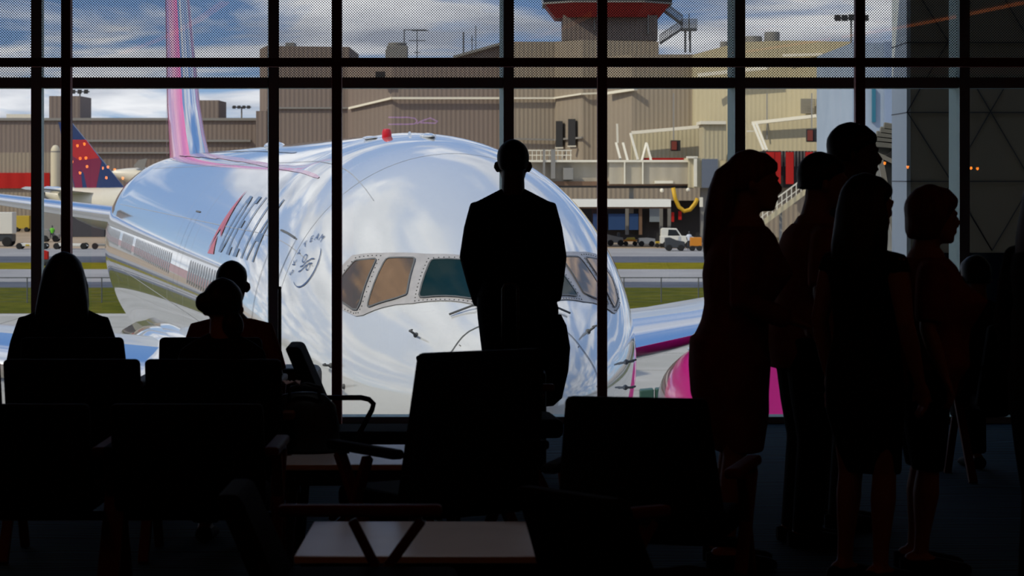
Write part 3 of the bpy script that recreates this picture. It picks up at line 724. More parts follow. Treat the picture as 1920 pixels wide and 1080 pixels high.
# grass bank falling towards the stand
mb = MB(); ya, yc, yb = D(540), D(560), D(588)
rows = [(yb, .02), ((yb * .7 + yc * .3), .10), (yc, .16), ((ya * .6 + yc * .4), .12), (ya, .03)]
vs, fs_ = [], []
for y, z in rows:
    for i in range(61): vs.append((-300 + i * 10, y, GZ + z + random.uniform(-.03, .03)))
for j in range(len(rows) - 1):
    for i in range(60): fs_.append((j * 61 + i, j * 61 + i + 1, (j + 1) * 61 + i + 1, (j + 1) * 61 + i))
mb.add(vs, fs_)
o = mb.build('grass_bank', m_grassd, smooth=True); tag(o, 'olive grass bank behind the wire fence across the apron', 'grass', kind='stuff')
# apron joints
mb = MB()
for y in (86, 95, 104, 113, 122, 131): mb.box(-120, 120, y, y + .08, GZ, GZ + .004)
for x in range(-60, 61, 9): mb.box(x, x + .08, 30, 136, GZ, GZ + .004)
struct(mb.build('ground_joints', mat('joint', (.2, .19, .16), .9)))
# wire fence
FY = 143.0
t = thing('wire_fence', 'low dark wire fence along the near edge of the grass', 'fence', (0, FY, GZ))
for i in range(32):
    x = -36 + i * 2.0
    MB().tube([(x, 0, 0), (x, 0, 1.5)], .035, 6).build('post', m_seam, t)
MB().tube([(-36, 0, 1.47), (26, 0, 1.47)], .03, 6).build('rail', m_seam, t)
mb = MB()
for k in range(1, 8): mb.obox((-36, 0, .18 * k), (26, 0, .18 * k), .008, .008)
mb.build('wires', m_seam, t)

# ------------------------------------------------------------------ the concourse across the apron
m_gr = ribbed('shade_grey_cladding', (0.205, 0.16, 0.137), (0.255, 0.205, 0.175), .55, .55)  # greyer than the cream walls: shade put into the wall colour
m_tn = ribbed('tan_cladding', (0.29, 0.24, 0.185), (0.35, 0.295, 0.225), .5, .5)
m_cr = ribbed('cream_cladding', (0.47, 0.41, 0.27), (0.54, 0.475, 0.32), .45, .5)
m_crl = mat('cream_trim', (0.80, 0.75, 0.62), .7)
m_redp = ribbed('red_panel', (0.42, 0.012, 0.01), (0.50, 0.02, 0.015), 1.6, .4)
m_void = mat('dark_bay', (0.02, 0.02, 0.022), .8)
m_bl = mat('blue_curtain', (0.01, 0.05, 0.16), .7)
m_rust = mat('rust_brown', (0.17, 0.10, 0.06), .8)
m_conduit = mat('conduit_grey', (.25, .24, .22), .6)
def facets(mb, pts, back=6.0):                        # [(px, py_top, Y)] joined into upright walls with a roof
    P = [(wx(px, Y), Y, wz(py, Y)) for px, py, Y in pts]
    for (x0, y0, z0), (x1, y1, z1) in zip(P, P[1:]):
        yb = max(y0, y1) + back
        vs = [(x0, y0, GZ), (x1, y1, GZ), (x1, yb, GZ), (x0, yb, GZ), (x0, y0, z0), (x1, y1, z1), (x1, yb, z1), (x0, yb, z0)]
        mb.add(vs, [(0, 3, 2, 1), (4, 5, 6, 7), (0, 1, 5, 4), (1, 2, 6, 5), (2, 3, 7, 6), (3, 0, 4, 7)])
    return mb
def pbox(mb, x0, y0, x1, y1, Y, depth=.4):
    return mb.box(wx(x0, Y), wx(x1, Y), Y, Y + depth, wz(y1, Y), wz(y0, Y))
def pbar(mb, a, c, w, h):
    return mb.obox(W(*a), W(*c), w, h)
# long low hall on the left
t = thing('concourse_hall', 'long low grey-brown concourse hall behind the blue and red tail', 'building')
facets(MB(), [(-180, 223, 334), (497, 221, 334)], 20).build('wall', m_gr, t)
mb = MB(); pbox(mb, -180, 221, 497, 226, 333.7, .5); mb.build('roof_edge', m_conduit, t)
mb = MB(); pbox(mb, -180, 286, 97, 440, 332.5, 1.5); mb.build('lower_wall', m_tn, t)
mb = MB(); pbox(mb, -120, 324, 93, 353, 332.2, .5); mb.build('red_door_panel', m_redp, t)
mb = MB(); pbox(mb, 92, 180, 150, 224, 336, 9); mb.build('roof_house', m_gr, t)
mb = MB(); pbox(mb, 371, 188, 410, 222, 336, 9); mb.build('roof_house', m_gr, t)
mb = MB(); pbox(mb, 12, 214, 60, 222, 337, 5); mb.build('roof_unit', m_crl, t)
mb = MB(); pbox(mb, 115, 262, 470, 266, 333.6, .4); mb.build('wall_band', m_conduit, t)
mb = MB(); pbox(mb, 118, 285, 470, 288, 333.6, .4); mb.build('wall_band', m_conduit, t)
t = thing('storage_silo', 'cream cylindrical silo left of the blue and red tail', 'silo', (wx(104, 325), 325, GZ))
r_ = 9 / F * 325; h_ = wz(284, 325) - GZ
MB().lathe([(r_, 0), (r_, h_), (r_ * .9, h_ + .35), (r_ * .5, h_ + .7), (.02, h_ + .8)], n=24).build('tank', mat('cream_steel', (.62, .55, .40), .6), t, smooth='auto')
mb = MB(); mb.lathe([(r_ * 1.02, h_ - .1), (r_ * 1.02, h_ + .05)], n=24); mb.build('rim', m_conduit, t)
# tall block and middle blocks
t = thing('concourse_block', 'tall grey concourse block rising left of the middle roof', 'building')
facets(MB(), [(487, 92, 327), (500, 86, 325), (655, 88, 325)], 20).build('wall', m_gr, t)
mb = MB(); pbox(mb, 500, 201, 656, 204, 324.7, .4); mb.build('wall_band', m_conduit, t)
mb = MB(); pbox(mb, 535, 80, 552, 87, 328, 3); mb.build('roof_unit', m_conduit, t)
mb = MB(); pbox(mb, 480, 208, 500, 300, 324.4, 2); mb.build('side_house', m_gr, t)
t = thing('concourse_wing', 'grey-brown ribbed concourse wing above the aircraft roof', 'building')
facets(MB(), [(652, 110, 324), (735, 110, 318), (850, 108, 318), (945, 80, 318)], 18).build('wall', m_gr, t)
mb = MB(); pbar(mb, (655, 203, 323.4), (735, 184, 317.4), .3, .25); pbar(mb, (735, 184, 317.4), (945, 184, 317.4), .3, .25); mb.build('wall_band', m_crl, t)
mb = MB(); pbar(mb, (850, 107, 317.6), (945, 80, 317.6), .5, .3); mb.build('roof_edge', m_conduit, t)
mb = MB(); pbox(mb, 704, 134, 722, 146, 317, .6); mb.build('wall_unit', m_void, t)
t = thing('terminal_tower_block', 'beige stepped concourse block below the control tower', 'building')
facets(MB(), [(944, 78, 316), (1040, 78, 316), (1092, 75, 308), (1235, 78, 308)], 12).build('wall', m_tn, t)
mb = MB()
pbar(mb, (945, 184, 315.5), (1040, 184, 315.5), .3, .2); pbar(mb, (1040, 184, 315.5), (1092, 176, 307.4), .3, .2); pbar(mb, (1092, 176, 307.4), (1185, 172, 307.4), .3, .2)
mb.build('wall_band', m_crl, t)
mb = MB(); pbar(mb, (945, 260, 315.5), (1040, 262, 315.5), .25, .2); pbar(mb, (1040, 262, 315.5), (1092, 258, 307.4), .25, .2); mb.build('wall_band', m_conduit, t)
for a in ((1042, 227, 1055, 276), (1065, 223, 1079, 273)):
    mb = MB(); Yw = 315.2 - (a[0] - 1040) / 52 * 8 - .3
    x0, x1 = a[0], a[2]; mb.add([W(x0, a[1], Yw), W(x1, a[1], Yw - 2), W(x1, a[3], Yw - 2), W(x0, a[3], Yw), W(x0, a[1], Yw + .4), W(x1, a[1], Yw - 1.6), W(x1, a[3], Yw - 1.6), W(x0, a[3], Yw + .4)],
       [(0, 1, 2, 3), (4, 5, 6, 7), (0, 1, 5, 4), (1, 2, 6, 5), (2, 3, 7, 6), (3, 0, 4, 7)]); o = mb.build('tall_window', m_void, t)
    mb = MB(); pbox(mb, x0 - 1, a[3], x1 + 1, a[3] + 2.5, Yw - 2.3, .5); mb.build('sill', m_crl, o)
# right-hand cream concourse
t = thing('cream_concourse', 'cream concourse wall with twin louvres above the red bays', 'building')
facets(MB(), [(1140, 106, 303), (1185, 102, 299), (1300, 102, 299)], 16).build('wall', m_tn, t)
facets(MB(), [(1300, 102, 297), (1388, 79, 291), (1480, 76, 288), (1597, 78, 280)], 16).build('wall', m_cr, t)
mb = MB(); pbar(mb, (1185, 249, 294), (1320, 237, 292), .6, .35); pbar(mb, (1412, 231, 283), (1596, 210, 276), .6, .35); mb.build('cornice', m_crl, t)
mb = MB(); pbar(mb, (1310, 141, 291.5), (1440, 127, 287), .5, .4); pbar(mb, (1140, 175, 302), (1192, 167, 298), .5, .3); mb.build('upper_band', m_crl, t)
facets(MB(), [(1185, 250, 296), (1320, 238, 294)], 3).build('lower_wall', m_cr, t)
facets(MB(), [(1396, 233, 285), (1596, 212, 278)], 3).build('lower_wall', m_cr, t)
mb = MB(); pbox(mb, 1318, 232, 1362, 300, 284, 6); o = mb.build('stair_house', m_cr, t)
mb = MB(); pbox(mb, 1314, 227, 1361, 233, 283.6, 7); mb.build('roof_cap', m_crl, o)
lv = mat('louvre_grey', (.22, .20, .16), .6)
for a in ((1502, 185, 1528, 213), (1531, 185, 1556, 213)):
    mb = MB(); Yl = 285.0 if a[0] < 1520 else 283
    for k in range(9):
        yy = a[1] + k * 3.1; mb.obox(W(a[0], yy + 1.6, Yl - .5), W(a[2], yy + 1.6, Yl - 1.2), .16, .12)
    pbox(mb, a[0], a[1], a[2], a[3], Yl, .5); mb.build('louvre', lv, t)
for a, Yl in (((1258, 263, 1276, 283), 292), ((1513, 242, 1536, 266), 277)):
    mb = MB(); pbox(mb, a[0], a[1], a[2], a[3], Yl, .9); o = mb.build('sign_box', m_void, t)
    mb = MB(); pbox(mb, a[0] + 1, a[1] + 2, a[0] + 11, a[3] - 2, Yl - .1, .12); mb.build('red_sign', mat('sign_red', (.20, .035, .02), .6), o)
for px in (1263, 1438, 1522):
    mb = MB(); Yl = 290 if px < 1300 else (285 if px < 1500 else 279); pbar(mb, (px, 175, Yl - 1), (px, 262, Yl - 2), .12, .12); mb.build('conduit', m_conduit, t)
mb = MB(); pbox(mb, 1580, 184, 1597, 212, 276.5, .4); mb.build('door_panel', m_crl, t)
for i, (x0, x1) in enumerate(((1437, 1452), (1453, 1464), (1474, 1488), (1511, 1524))):
    mb = MB(); pbox(mb, x0, 285, x1, 345 if i else 298, 272, .4); mb.build('red_door_panel', m_redp, t)
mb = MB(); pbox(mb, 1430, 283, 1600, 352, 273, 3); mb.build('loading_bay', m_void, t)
mb = MB()
for k in range(14): pbar(mb, (1466 + k * 6, 283, 272.6), (1466 + k * 6, 312, 272.6), .06, .06)
mb.build('bay_bars', m_conduit, t)
mb = MB(); pbox(mb, 1420, 352, 1600, 445, 274, 3); mb.build('lower_wall', m_tn, t)
mb = MB(); pbox(mb, 1204, 296, 1300, 306, 290, .5); mb.build('red_stripe', m_redp, t)
for a in ((1396, 68, 1429, 78), (1433, 60, 1462, 77), (1350, 78, 1366, 88)):
    mb = MB(); Yl = 300; x, z0, z1 = wx((a[0] + a[2]) / 2, Yl), wz(a[3] + 6, Yl), wz(a[1], Yl); r_ = (a[2] - a[0]) / 2 / F * Yl
    mb.lathe([(r_, z0), (r_, z1 - .15), (r_ * .92, z1), (r_ * .6, z1), (r_ * .6, z1 - .2)], (x, Yl, 0), n=20); mb.build('roof_fan', m_conduit, t, smooth='auto')
mb = MB(); pbar(mb, (1470, 104, 287), (1545, 102, 283), .5, .3); mb.build('wall_lamp', m_crl, t)
# struts and ladders on the wall
for k, ((a, c)) in enumerate((((1155, 268, 288), (1163, 298, 286)), ((1168, 268, 288), (1177, 302, 286)), ((1182, 250, 288), (1196, 300, 286)), ((1212, 268, 288), (1203, 303, 286)), ((1212, 268, 288), (1221, 302, 286)), ((1157, 232, 288), (1158, 268, 288)), ((1412, 232, 281), (1432, 282, 278)), ((1418, 232, 281), (1438, 282, 278)), ((1400, 246, 281), (1415, 246, 281)))):
    mb = MB(); pbar(mb, a, c, .22, .16); mb.build('brace', m_crl, t)
# cooling tower, roof masts
t = thing('cooling_tower', 'dark roof cooling tower standing on the middle roof', 'cooling tower', (wx(745, 322), 322, wz(110, 318)))
z1 = wz(80, 322) - wz(110, 318)
MB().box(-1.25, 1.25, -1.2, 1.2, 0, z1 * .8).build('casing', m_conduit, t, bevel=.06)
MB().lathe([(1.1, z1 * .8), (1.15, z1 * .95), (1.0, z1)], n=20).build('fan_ring', m_conduit, t)
mb = MB(); mb.tube([(-1.35, -.3, 0), (-1.35, -.3, z1 * .6)], .08, 6); mb.build('pipe', m_conduit, t)
def mast(px, y0, y1, Y, label, arms=(), r=.06):
    t = thing('antenna_mast', label, 'antenna', (wx(px, Y), Y, wz(y1, Y)), 0, 'roof antennas')
    h = (y1 - y0) / F * Y
    MB().tube([(0, 0, -.1), (0, 0, h)], r, 6).build('pole', m_seam, t)
    for zf, a, c in arms:
        MB().tube([(a / F * Y, 0, h * zf), (c / F * Y, 0, h * zf)], .05, 6).build('cross_arm', m_seam, t)
    return t
mast(758, 55, 100, 322, 'roof antenna with one long arm beside the cooling tower', ((.98, 0, 42),), .08)
mast(782, 56, 109, 323, 'thin roof antenna with crossed arms right of the cooling tower', ((.62, -16, 16), (.97, -10, 22), (.2, -6, 6)))
mast(869, 60, 101, 321, 'thick whip antenna leftmost above the sloping roof edge', (), .11)
mast(885, 66, 96, 321, 'short whip antenna with small arm above the sloping roof edge', ((.7, -3, 3),))
mast(892, 48, 94, 321, 'tallest whip antenna above the sloping roof edge', ())
mast(1292, 25, 75, 305, 'thin mast right of the tower stairs', ())
# floodlight clusters
def flood(px, py, Y, lamps, label, step=9, size=7):
    t = thing('floodlight_mast', label, 'floodlight', (wx(px, Y), Y, GZ)); h = wz(py, Y) - GZ; s = Y / F
    MB().tube([(0, 0, 0), (0, 0, h)], [.18, .09], 8).build('pole', m_conduit, t)
    n = len(lamps); MB().tube([(-n * step * s / 2, 0, h), (n * step * s / 2, 0, h)], .08, 6).build('cross_arm', m_seam, t)
    for k, dy in enumerate(lamps):
        x = (k - (n - 1) / 2) * step * s; z = h + dy * s; q = size * s / 2
        mb = MB(); mb.add([(x - q, -.4, z - q), (x + q, -.4, z - q), (x + q, -.2, z + q), (x - q, -.2, z + q), (x - q * .6, .25, z - q * .6), (x + q * .6, .25, z - q * .6), (x + q * .6, .3, z + q * .6), (x - q * .6, .3, z + q * .6)],
            [(0, 1, 2, 3), (4, 5, 6, 7), (0, 1, 5, 4), (1, 2, 6, 5), (2, 3, 7, 6), (3, 0, 4, 7)]); mb.build('flood_lamp', m_void, t)
flood(453, 201, 346, (0, 0, 0, 0), 'four-lamp floodlight mast right of the pink fin', 9, 6)
flood(150, 172, 352, (0, 0, 0), 'three-lamp floodlight mast behind the roof house at the left', 12, 8)
flood(1596, 34, 250, (0, 0, 1, 0, 0), 'high floodlight cluster beside the right post', 13, 12)
# control tower
TY = 335
t = thing('control_tower', 'ramp control tower with red flared band and dark cab', 'tower', (wx(1137, TY), TY, 0))
s = TY / F
def ring8(hw, z, n=8, hd=None):
    hd = hd or hw; c = .55
    return [(x, y, z) for x, y in ((-hw, -hd * c), (-hw * c, -hd), (hw * c, -hd), (hw, -hd * c), (hw, hd * c), (hw * c, hd), (-hw * c, hd), (-hw, hd * c))]
Z = lambda py: wz(py, TY)
MB().box(-83 * s, 92 * s, -5, 5, Z(79), Z(33)).build('shaft', m_gr, t)
mb = MB(); mb.loft([ring8(96 * s, Z(37)), ring8(117 * s, Z(10))]); mb.build('flared_band', mat('tower_red', (.38, .03, .025), .6), t)
mb = MB(); mb.loft([ring8(118 * s, Z(10)), ring8(130 * s, Z(-30))]); mb.build('cab_glazing', mat('cab_glass', (.02, .025, .035), .15), t)
mb = MB(); mb.loft([ring8(120 * s, Z(12)), ring8(120 * s, Z(9))]); mb.build('sill_rail', m_conduit, t)
mb = MB(); mb.loft([ring8(136 * s, Z(-30)), ring8(134 * s, Z(-40))]); mb.build('cab_roof', m_conduit, t)
for x0, x1 in ((-60, -58), (-20, -18), (20, 22), (60, 62)):
    mb = MB(); mb.obox((x0 * s, -118 * s * .98, Z(8)), (x0 * s * 1.1, -130 * s * .99, Z(-29)), .2, .2); mb.build('cab_mullion', m_seam, t)
MB().box(-26 * s, -23.5 * s, -5.3, -5, Z(62), Z(30)).build('pipe', m_conduit, t); MB().box(73 * s, 76 * s, -5.3, -5, Z(68), Z(28)).build('pipe', m_conduit, t)
# outside stairs of the tower
st = lambda px, py: (((px - 1137) * s), -2.0, Z(py))
for a, c in (((1243, 22), (1278, 48)), ((1278, 55), (1236, 83))):
    mb = MB(); mb.obox(st(*a), st(*c), 1.4, .28); p, q = Vector(st(*a)), Vector(st(*c)); n = 12
    o = mb.build('stair_flight', m_conduit, t)
    mb = MB()
    for y in (-.7, .7):
        mb.obox(p + Vector((0, y, 1.1)), q + Vector((0, y, 1.1)), .08, .08)
        for k in range(n + 1):
            r_ = p.lerp(q, k / n); mb.obox(r_ + Vector((0, y, 0)), r_ + Vector((0, y, 1.1)), .06, .06)
    mb.build('handrail', m_conduit, o)
mb = MB(); a, c = st(1276, 55), st(1304, 55); mb.box(a[0], c[0], -3, -1, a[2] - .3, a[2]); o = mb.build('landing', m_conduit, t)
mb = MB()
for k in range(9):
    x = a[0] + (c[0] - a[0]) * k / 8; mb.obox((x, -3, a[2]), (x, -3, a[2] + 1.1), .07, .07); mb.obox((x, -1, a[2]), (x, -1, a[2] + 1.1), .07, .07)
mb.obox((a[0], -3, a[2] + 1.1), (c[0], -3, a[2] + 1.1), .09, .09); mb.build('handrail', m_conduit, o)
for px in (1283, 1292):
    q = st(px, 55); MB().tube([(q[0], -2, Z(100)), (q[0], -2, q[2] - .2)], .13, 8).build('stair_post', m_conduit, t)

# ------------------------------------------------------------------ jet bridge and bays across the apron
BY = 262.0
m_br = ribbed('bridge_cladding', (0.42, 0.375, 0.29), (0.48, 0.43, 0.34), 1.3, .5)
t = thing('jet_bridge', 'beige ribbed passenger boarding bridge crossing behind the aircraft nose', 'jet bridge')
mb = MB(); pbox(mb, 985, 303, 1142, 340, BY, 3.5); mb.build('tunnel', m_br, t)
mb = MB(); pbox(mb, 1142, 302, 1291, 345, BY - .6, 4.5); mb.build('tunnel', m_br, t)
mb = MB(); pbox(mb, 985, 300, 1291, 304, BY - .9, 5); mb.build('roof_edge', m_crl, t)
mb = MB(); pbox(mb, 985, 340, 1300, 348, BY - .4, 4); mb.build('floor_beam', m_rust, t)
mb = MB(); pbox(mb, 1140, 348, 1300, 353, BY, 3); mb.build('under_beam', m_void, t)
mb = MB(); pbox(mb, 1228, 339, 1262, 344, BY - 1.2, .6); mb.build('step_light', m_crl, t)
mb = MB(); pbox(mb, 1291, 296, 1350, 352, BY - 1.5, 7); o = mb.build('rotunda', m_cr, t)
mb = MB(); pbox(mb, 1288, 293, 1308, 297, BY - 1.9, 1); pbox(mb, 1301, 296, 1307, 350, BY - 1.9, .4); mb.build('rotunda_frame', m_crl, o)
mb = MB(); pbox(mb, 1316, 298, 1346, 352, BY - 1.9, .5); mb.build('roller_door', mat('blue_grey', (.13, .15, .19), .5), o)
mb = MB(); pbox(mb, 1314, 352, 1336, 455, BY + 1, 1.3); mb.build('support_column', m_conduit, t)
mb = MB(); pbox(mb, 1180, 352, 1188, 400, BY + 1, .5); mb.build('support_column', m_conduit, t)
mb = MB()
for k in range(11): pbar(mb, (990 + k * 8, 282, BY), (990 + k * 8, 301, BY), .07, .07)
pbar(mb, (985, 282, BY), (1072, 282, BY), .1, .1); pbar(mb, (985, 291, BY), (1072, 291, BY), .08, .08); mb.build('roof_railing', m_crl, t)
for px, w_ in ((1020, 2), (1037, 4)):
    mb = MB(); pbox(mb, px - w_, 280, px + w_, 335, BY - 1, .6); mb.build('riser_pipe', m_conduit, t)
mb = MB(); pbox(mb, 1056, 315, 1075, 337, BY - 1, 1); mb.build('service_box', m_conduit, t, bevel=.05)
for px in (1170, 1204, 1300):
    mb = MB(); pbox(mb, px, 303, px + 2.5, 345, BY - 1, .3); mb.build('tunnel_rib', m_crl, t)
for px, py in ((1241, 357), (1290, 356)):
    mb = MB(); mb.ball(W(px, py, BY - 2), .2, 10, 6); mb.build('work_lamp', m_crl, t, smooth=True)
mb = MB(); mb.tube([W(1262, 352, BY - 3), W(1266, 372, BY - 3), W(1273, 388, BY - 3), W(1283, 396, BY - 3), W(1294, 393, BY - 3), W(1303, 382, BY - 3), W(1308, 372, BY - 3)], .2, 12)
o = mb.build('air_hose', mat('yellow_hose', (.62, .36, .01), .5), smooth=True); tag(o, 'yellow air hose sagging below the boarding bridge', 'hose')
# canopy and bays underneath
t = thing('bay_canopy', 'low white-edged canopy over the dark baggage bays', 'canopy')
mb = MB(); pbox(mb, 1060, 374, 1258, 388, 257, 8); mb.build('fascia', mat('white_fascia', (.9, .88, .80), .6), t)
mb = MB(); pbox(mb, 1060, 388, 1258, 391, 257.3, 8); mb.build('soffit', m_rust, t)
for px in (1176, 1240, 1255):
    mb = MB(); pbox(mb, px - 3, 390, px + 3, 440, 270, .5); mb.build('canopy_post', m_conduit, t)
for x0, x1 in ((1312, 1318), (1332, 1342)):
    mb = MB(); pbox(mb, x0, 370, x1, 388, 257, .3); mb.build('end_panel', m_crl, t)
t = thing('baggage_bays', 'dark ground-floor baggage bays with blue curtains under the canopy', 'building')
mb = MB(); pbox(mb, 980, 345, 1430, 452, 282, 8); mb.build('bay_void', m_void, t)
mb = MB(); pbox(mb, 980, 352, 1430, 376, 280, 2); mb.build('upper_wall', m_tn, t)
for x0, x1 in ((1141, 1172), (1180, 1197), (1112, 1136)):
    mb = MB(); pbox(mb, x0, 401, x1, 431, 281, .4); mb.build('blue_curtain', m_bl, t)
mb = MB(); pbox(mb, 1218, 391, 1240, 416, 281, .4); mb.build('grey_panel', mat('grey_panel', (.20, .24, .27), .5), t)
mb = MB(); pbox(mb, 1259, 398, 1264, 416, 281, .4); pbox(mb, 1272, 396, 1278, 412, 281, .4); mb.build('red_post', m_redp, t)
mb = MB(); pbox(mb, 1198, 390, 1204, 440, 281, .6); mb.build('pillar', m_rust, t)
# boarding stairs at the right
t = thing('boarding_stairs', 'pale metal boarding stairs rising beside the ponytail woman', 'stairs')
SY = 190
for y_ in (SY, SY + 1.8):
    mb = MB(); a, c = W(1412, 432, y_), W(1520, 352, y_); mb.obox(a, c, .12, .35); o = mb.build('stringer', m_cr, t)
    mb = MB(); up = Vector((0, 0, 1.05)); mb.obox(a + up, c + up, .08, .08); mb.obox(a + up * .5, c + up * .5, .05, .05)
    for k in range(13): q = a.lerp(c, k / 12); mb.obox(q, q + up, .06, .06)
    mb.build('handrail', m_crl, o)
mb = MB()
for k in range(16):
    q = W(1412, 432, SY).lerp(W(1520, 352, SY), k / 15); mb.box(q.x - .13, q.x + .13, SY, SY + 1.8, q.z - .02, q.z + .03)
mb.build('treads', m_conduit, t)
mb = MB(); a = W(1412, 432, SY); c = W(1520, 352, SY)
for x, z in ((a.x, a.z), ((a.x + c.x) / 2, (a.z + c.z) / 2), (c.x, c.z)): mb.obox((x, SY + .9, GZ), (x, SY + .9, z), .2, .2)
mb.build('support_frame', m_conduit, t)

# pale blue building at the right, dark terminal wing, bridge head
t = thing('pale_blue_building', 'pale blue-grey building with a slim teal window beyond the right post', 'building')
YP = 120
mb = MB(); pbox(mb, 1598, 80, 1662, 700, YP, 14); mb.build('wall', noisy('pale_blue_wall', (.33, .40, .50), (.37, .44, .54), .5), t)
mb = MB(); pbox(mb, 1660, 78, 1730, 700, YP - .6, 14); mb.build('wall', noisy('blue_wall', (.22, .29, .42), (.26, .33, .46), .5), t)
mb = MB(); pbox(mb, 1635, 166, 1642, 229, YP - .15, .3); mb.build('slim_window', mat('teal_glass', (.02, .16, .24), .1), t)
m_pan = noisy('dark_panel', (.38, .33, .25), (.42, .37, .28), .8, .6)
m_pal = noisy('skylit_panel', (.62, .68, .70), (.66, .72, .74), 1.5, .6)  # sky light on the side face put into the pale colour
WY = 21.5
t = thing('terminal_wing', 'dark panelled terminal wing with crossed joints outside the right window', 'building')
x0 = wx(1700, WY)
MB().box(x0 + .03, 12, WY, WY + .8, .0, 6).build('panel_wall', m_pan, t)
zb = wz(474, WY)
MB().box(x0 + .02, 12, WY - .006, WY + .5, GZ, zb).build('lower_glazing', mat('dark_glazing', (.006, .010, .02), .08), t)
MB().box(x0, x0 + .031, WY - .004, WY + .84, GZ, 6).build('skylit_side_face', m_pal, t)
mb = MB()
for py in (-50, 80, 211, 340): mb.box(x0 - .004, 12, WY - .008, WY + .845, wz(py + .9, WY), wz(py - .9, WY))
mb.build('panel_joint', m_seam, t)
mb = MB()
def diag(a, c): mb.obox(W(a[0], a[1], WY - .003), W(c[0], c[1], WY - .003), .008, .008, (0, 1, 0))
for q in (((1701, 210), (1790, 350)), ((1701, 210), (1726, 165)), ((1726, -5), (1778, 78)), ((1778, 78), (1735, 150)), ((1790, 340), (1768, 362)), ((1816, 280), (1882, 166)), ((1832, 166), (1925, 325)), ((1885, 0), (1935, 85)), ((1818, 400), (1860, 470)), ((1860, 470), (1925, 360)), ((1776, 82), (1820, 5)), ((1790, 350), (1860, 470))): diag(*q)
mb.build('crossed_joint', m_seam, t)
t = thing('bridge_head', 'grey concertina hood of a boarding bridge beside the terminal wing', 'jet bridge')
HY = 25.0
m_can = noisy('grey_canvas', (.16, .16, .15), (.24, .24, .22), 3, .8)
hx = lambda p: wx(p, HY); hz = lambda p: wz(p, HY)
mb = MB(); mb.add([(hx(1632), HY, hz(282)), (hx(1660), HY, hz(255)), (9, HY, hz(235)), (9, HY, hz(660)), (hx(1688), HY, hz(660)), (hx(1678), HY, hz(420)), (hx(1650), HY, hz(300))] , [])
poly = mb.v; mb = MB(); mb.prism(poly, (0, 3.0, 0)); mb.build('cab', m_can, t)
for k in range(5):
    o_ = k * .055
    mb = MB(); mb.obox((hx(1628 + k * 7), HY - .02, hz(268 - k * 8)), (hx(1694 + k * 6), HY - .02, hz(246 + 24 - k * 7) - .02), .07, .05, (0, 1, 0)); mb.build('concertina_fold', m_can, t, bevel=.01)
mb = MB(); mb.prism([(hx(1652), HY - .05, hz(298)), (hx(1690), HY - .05, hz(268)), (hx(1700), HY - .05, hz(310)), (hx(1668), HY - .05, hz(302))], (0, .05, 0)); mb.build('side_flap', m_void, t)
mb = MB(); mb.obox((hx(1650), HY - .03, hz(300)), (hx(1682), HY - .03, hz(470)), .05, .05, (0, 1, 0)); mb.obox((hx(1632), HY - .03, hz(284)), (hx(1692), HY - .03, hz(312)), .04, .05, (0, 1, 0)); mb.build('edge_rail', m_conduit, t)
mb = MB(); mb.tube([(5.5, HY + 1.5, GZ), (5.5, HY + 1.5, hz(655))], .3, 14); mb.build('support_column', m_conduit, t)

m_dkshed = mat('dark_shed', (.05, .05, .06), .7)
# ------------------------------------------------------------------ second airliner with blue and red tail
m_fnavy = mat('fin_navy', (.012, .035, .14), .35, coat=.4); m_fred = mat('fin_red', (.50, .012, .012), .35, coat=.4); m_fmar = mat('fin_maroon', (.22, .008, .05), .35, coat=.4)
m_cream = mat('warm_white_paint', (.72, .66, .54), .35, coat=.4)
Y2 = 215.0
t = thing('airliner', 'airliner with navy and red tail parked beyond the near aircraft', 'airplane', (wx(150, Y2), Y2, GZ))
def w2(px, py, dy=0): p = W(px, py, Y2); return Vector((p.x - wx(150, Y2), dy, p.z - GZ))
def fpoly(name, pts, m, th, par):
    mb = MB(); mb.prism([w2(x, y, -th / 2) for x, y in pts], (0, th, 0)); return mb.build(name, m, par)
finb = fpoly('fin', [(110, 229), (134, 229), (237, 356), (142, 360)], m_fnavy, .42, t)
fpoly('fin_red_band', [(121, 262), (162, 262), (187, 296), (150, 301), (128, 288)], m_fred, .46, finb)
fpoly('fin_maroon_band', [(128, 290), (150, 301), (187, 296), (191, 303), (180, 357), (165, 358), (158, 325), (152, 318), (156, 357), (143, 359)], m_fmar, .45, finb)
def ring2(x, zc, r, n=24): return [(x, 3.0 * 0 + r * math.cos(2 * PI * k / n), zc + r * math.sin(2 * PI * k / n)) for k in range(n)]
zc = w2(150, 392).z; k_ = Y2 / F
mb = MB(); mb.loft([ring2((px - 150) * k_, zc + dz, r) for px, dz, r in ((86, 1.25, .25), (100, 1.1, .55), (120, .8, .95), (145, .45, 1.3), (175, .15, 1.6), (205, .0, 1.75), (260, 0, 1.8), (600, 0, 1.8), (760, 0, 1.8), (790, -.1, 1.5), (815, -.3, .9), (828, -.5, .1))])
mb.build('fuselage', m_cream, t, smooth='auto')
for s_ in (-1, 1):
    mb = MB(); mb.loft([[(x + q * c, s_ * y, z + h) for q, h in ((0, 0), (.2, -.1), (.7, -.08), (1, 0), (.7, .1), (.2, .13))] for x, y, z, c in (((112 - 150) * k_, .6, zc + 1.25, 3.4), ((60 - 150) * k_, 4.8, zc + 1.7, 1.7))])
    mb.build('tailplane', m_white, t)
mb = MB(); mb.tube([(6, -2.6, zc - .3), (9.2, -2.6, zc - .3)], [.75, .85], 20); mb.build('engine', m_grey, t, smooth='auto')
for x in (4.5, 24): 
    mb = MB(); mb.tube([(x, 0, 0.4), (x, 0, zc - 1)], .12, 8); o = mb.build('gear_leg', m_grey, t)
    mb = MB(); mb.lathe([(.1, -.5), (.4, -.5), (.4, .5), (.1, .5)], (x, 0, .4), 'y', 20); mb.build('wheel', m_rubber, o)
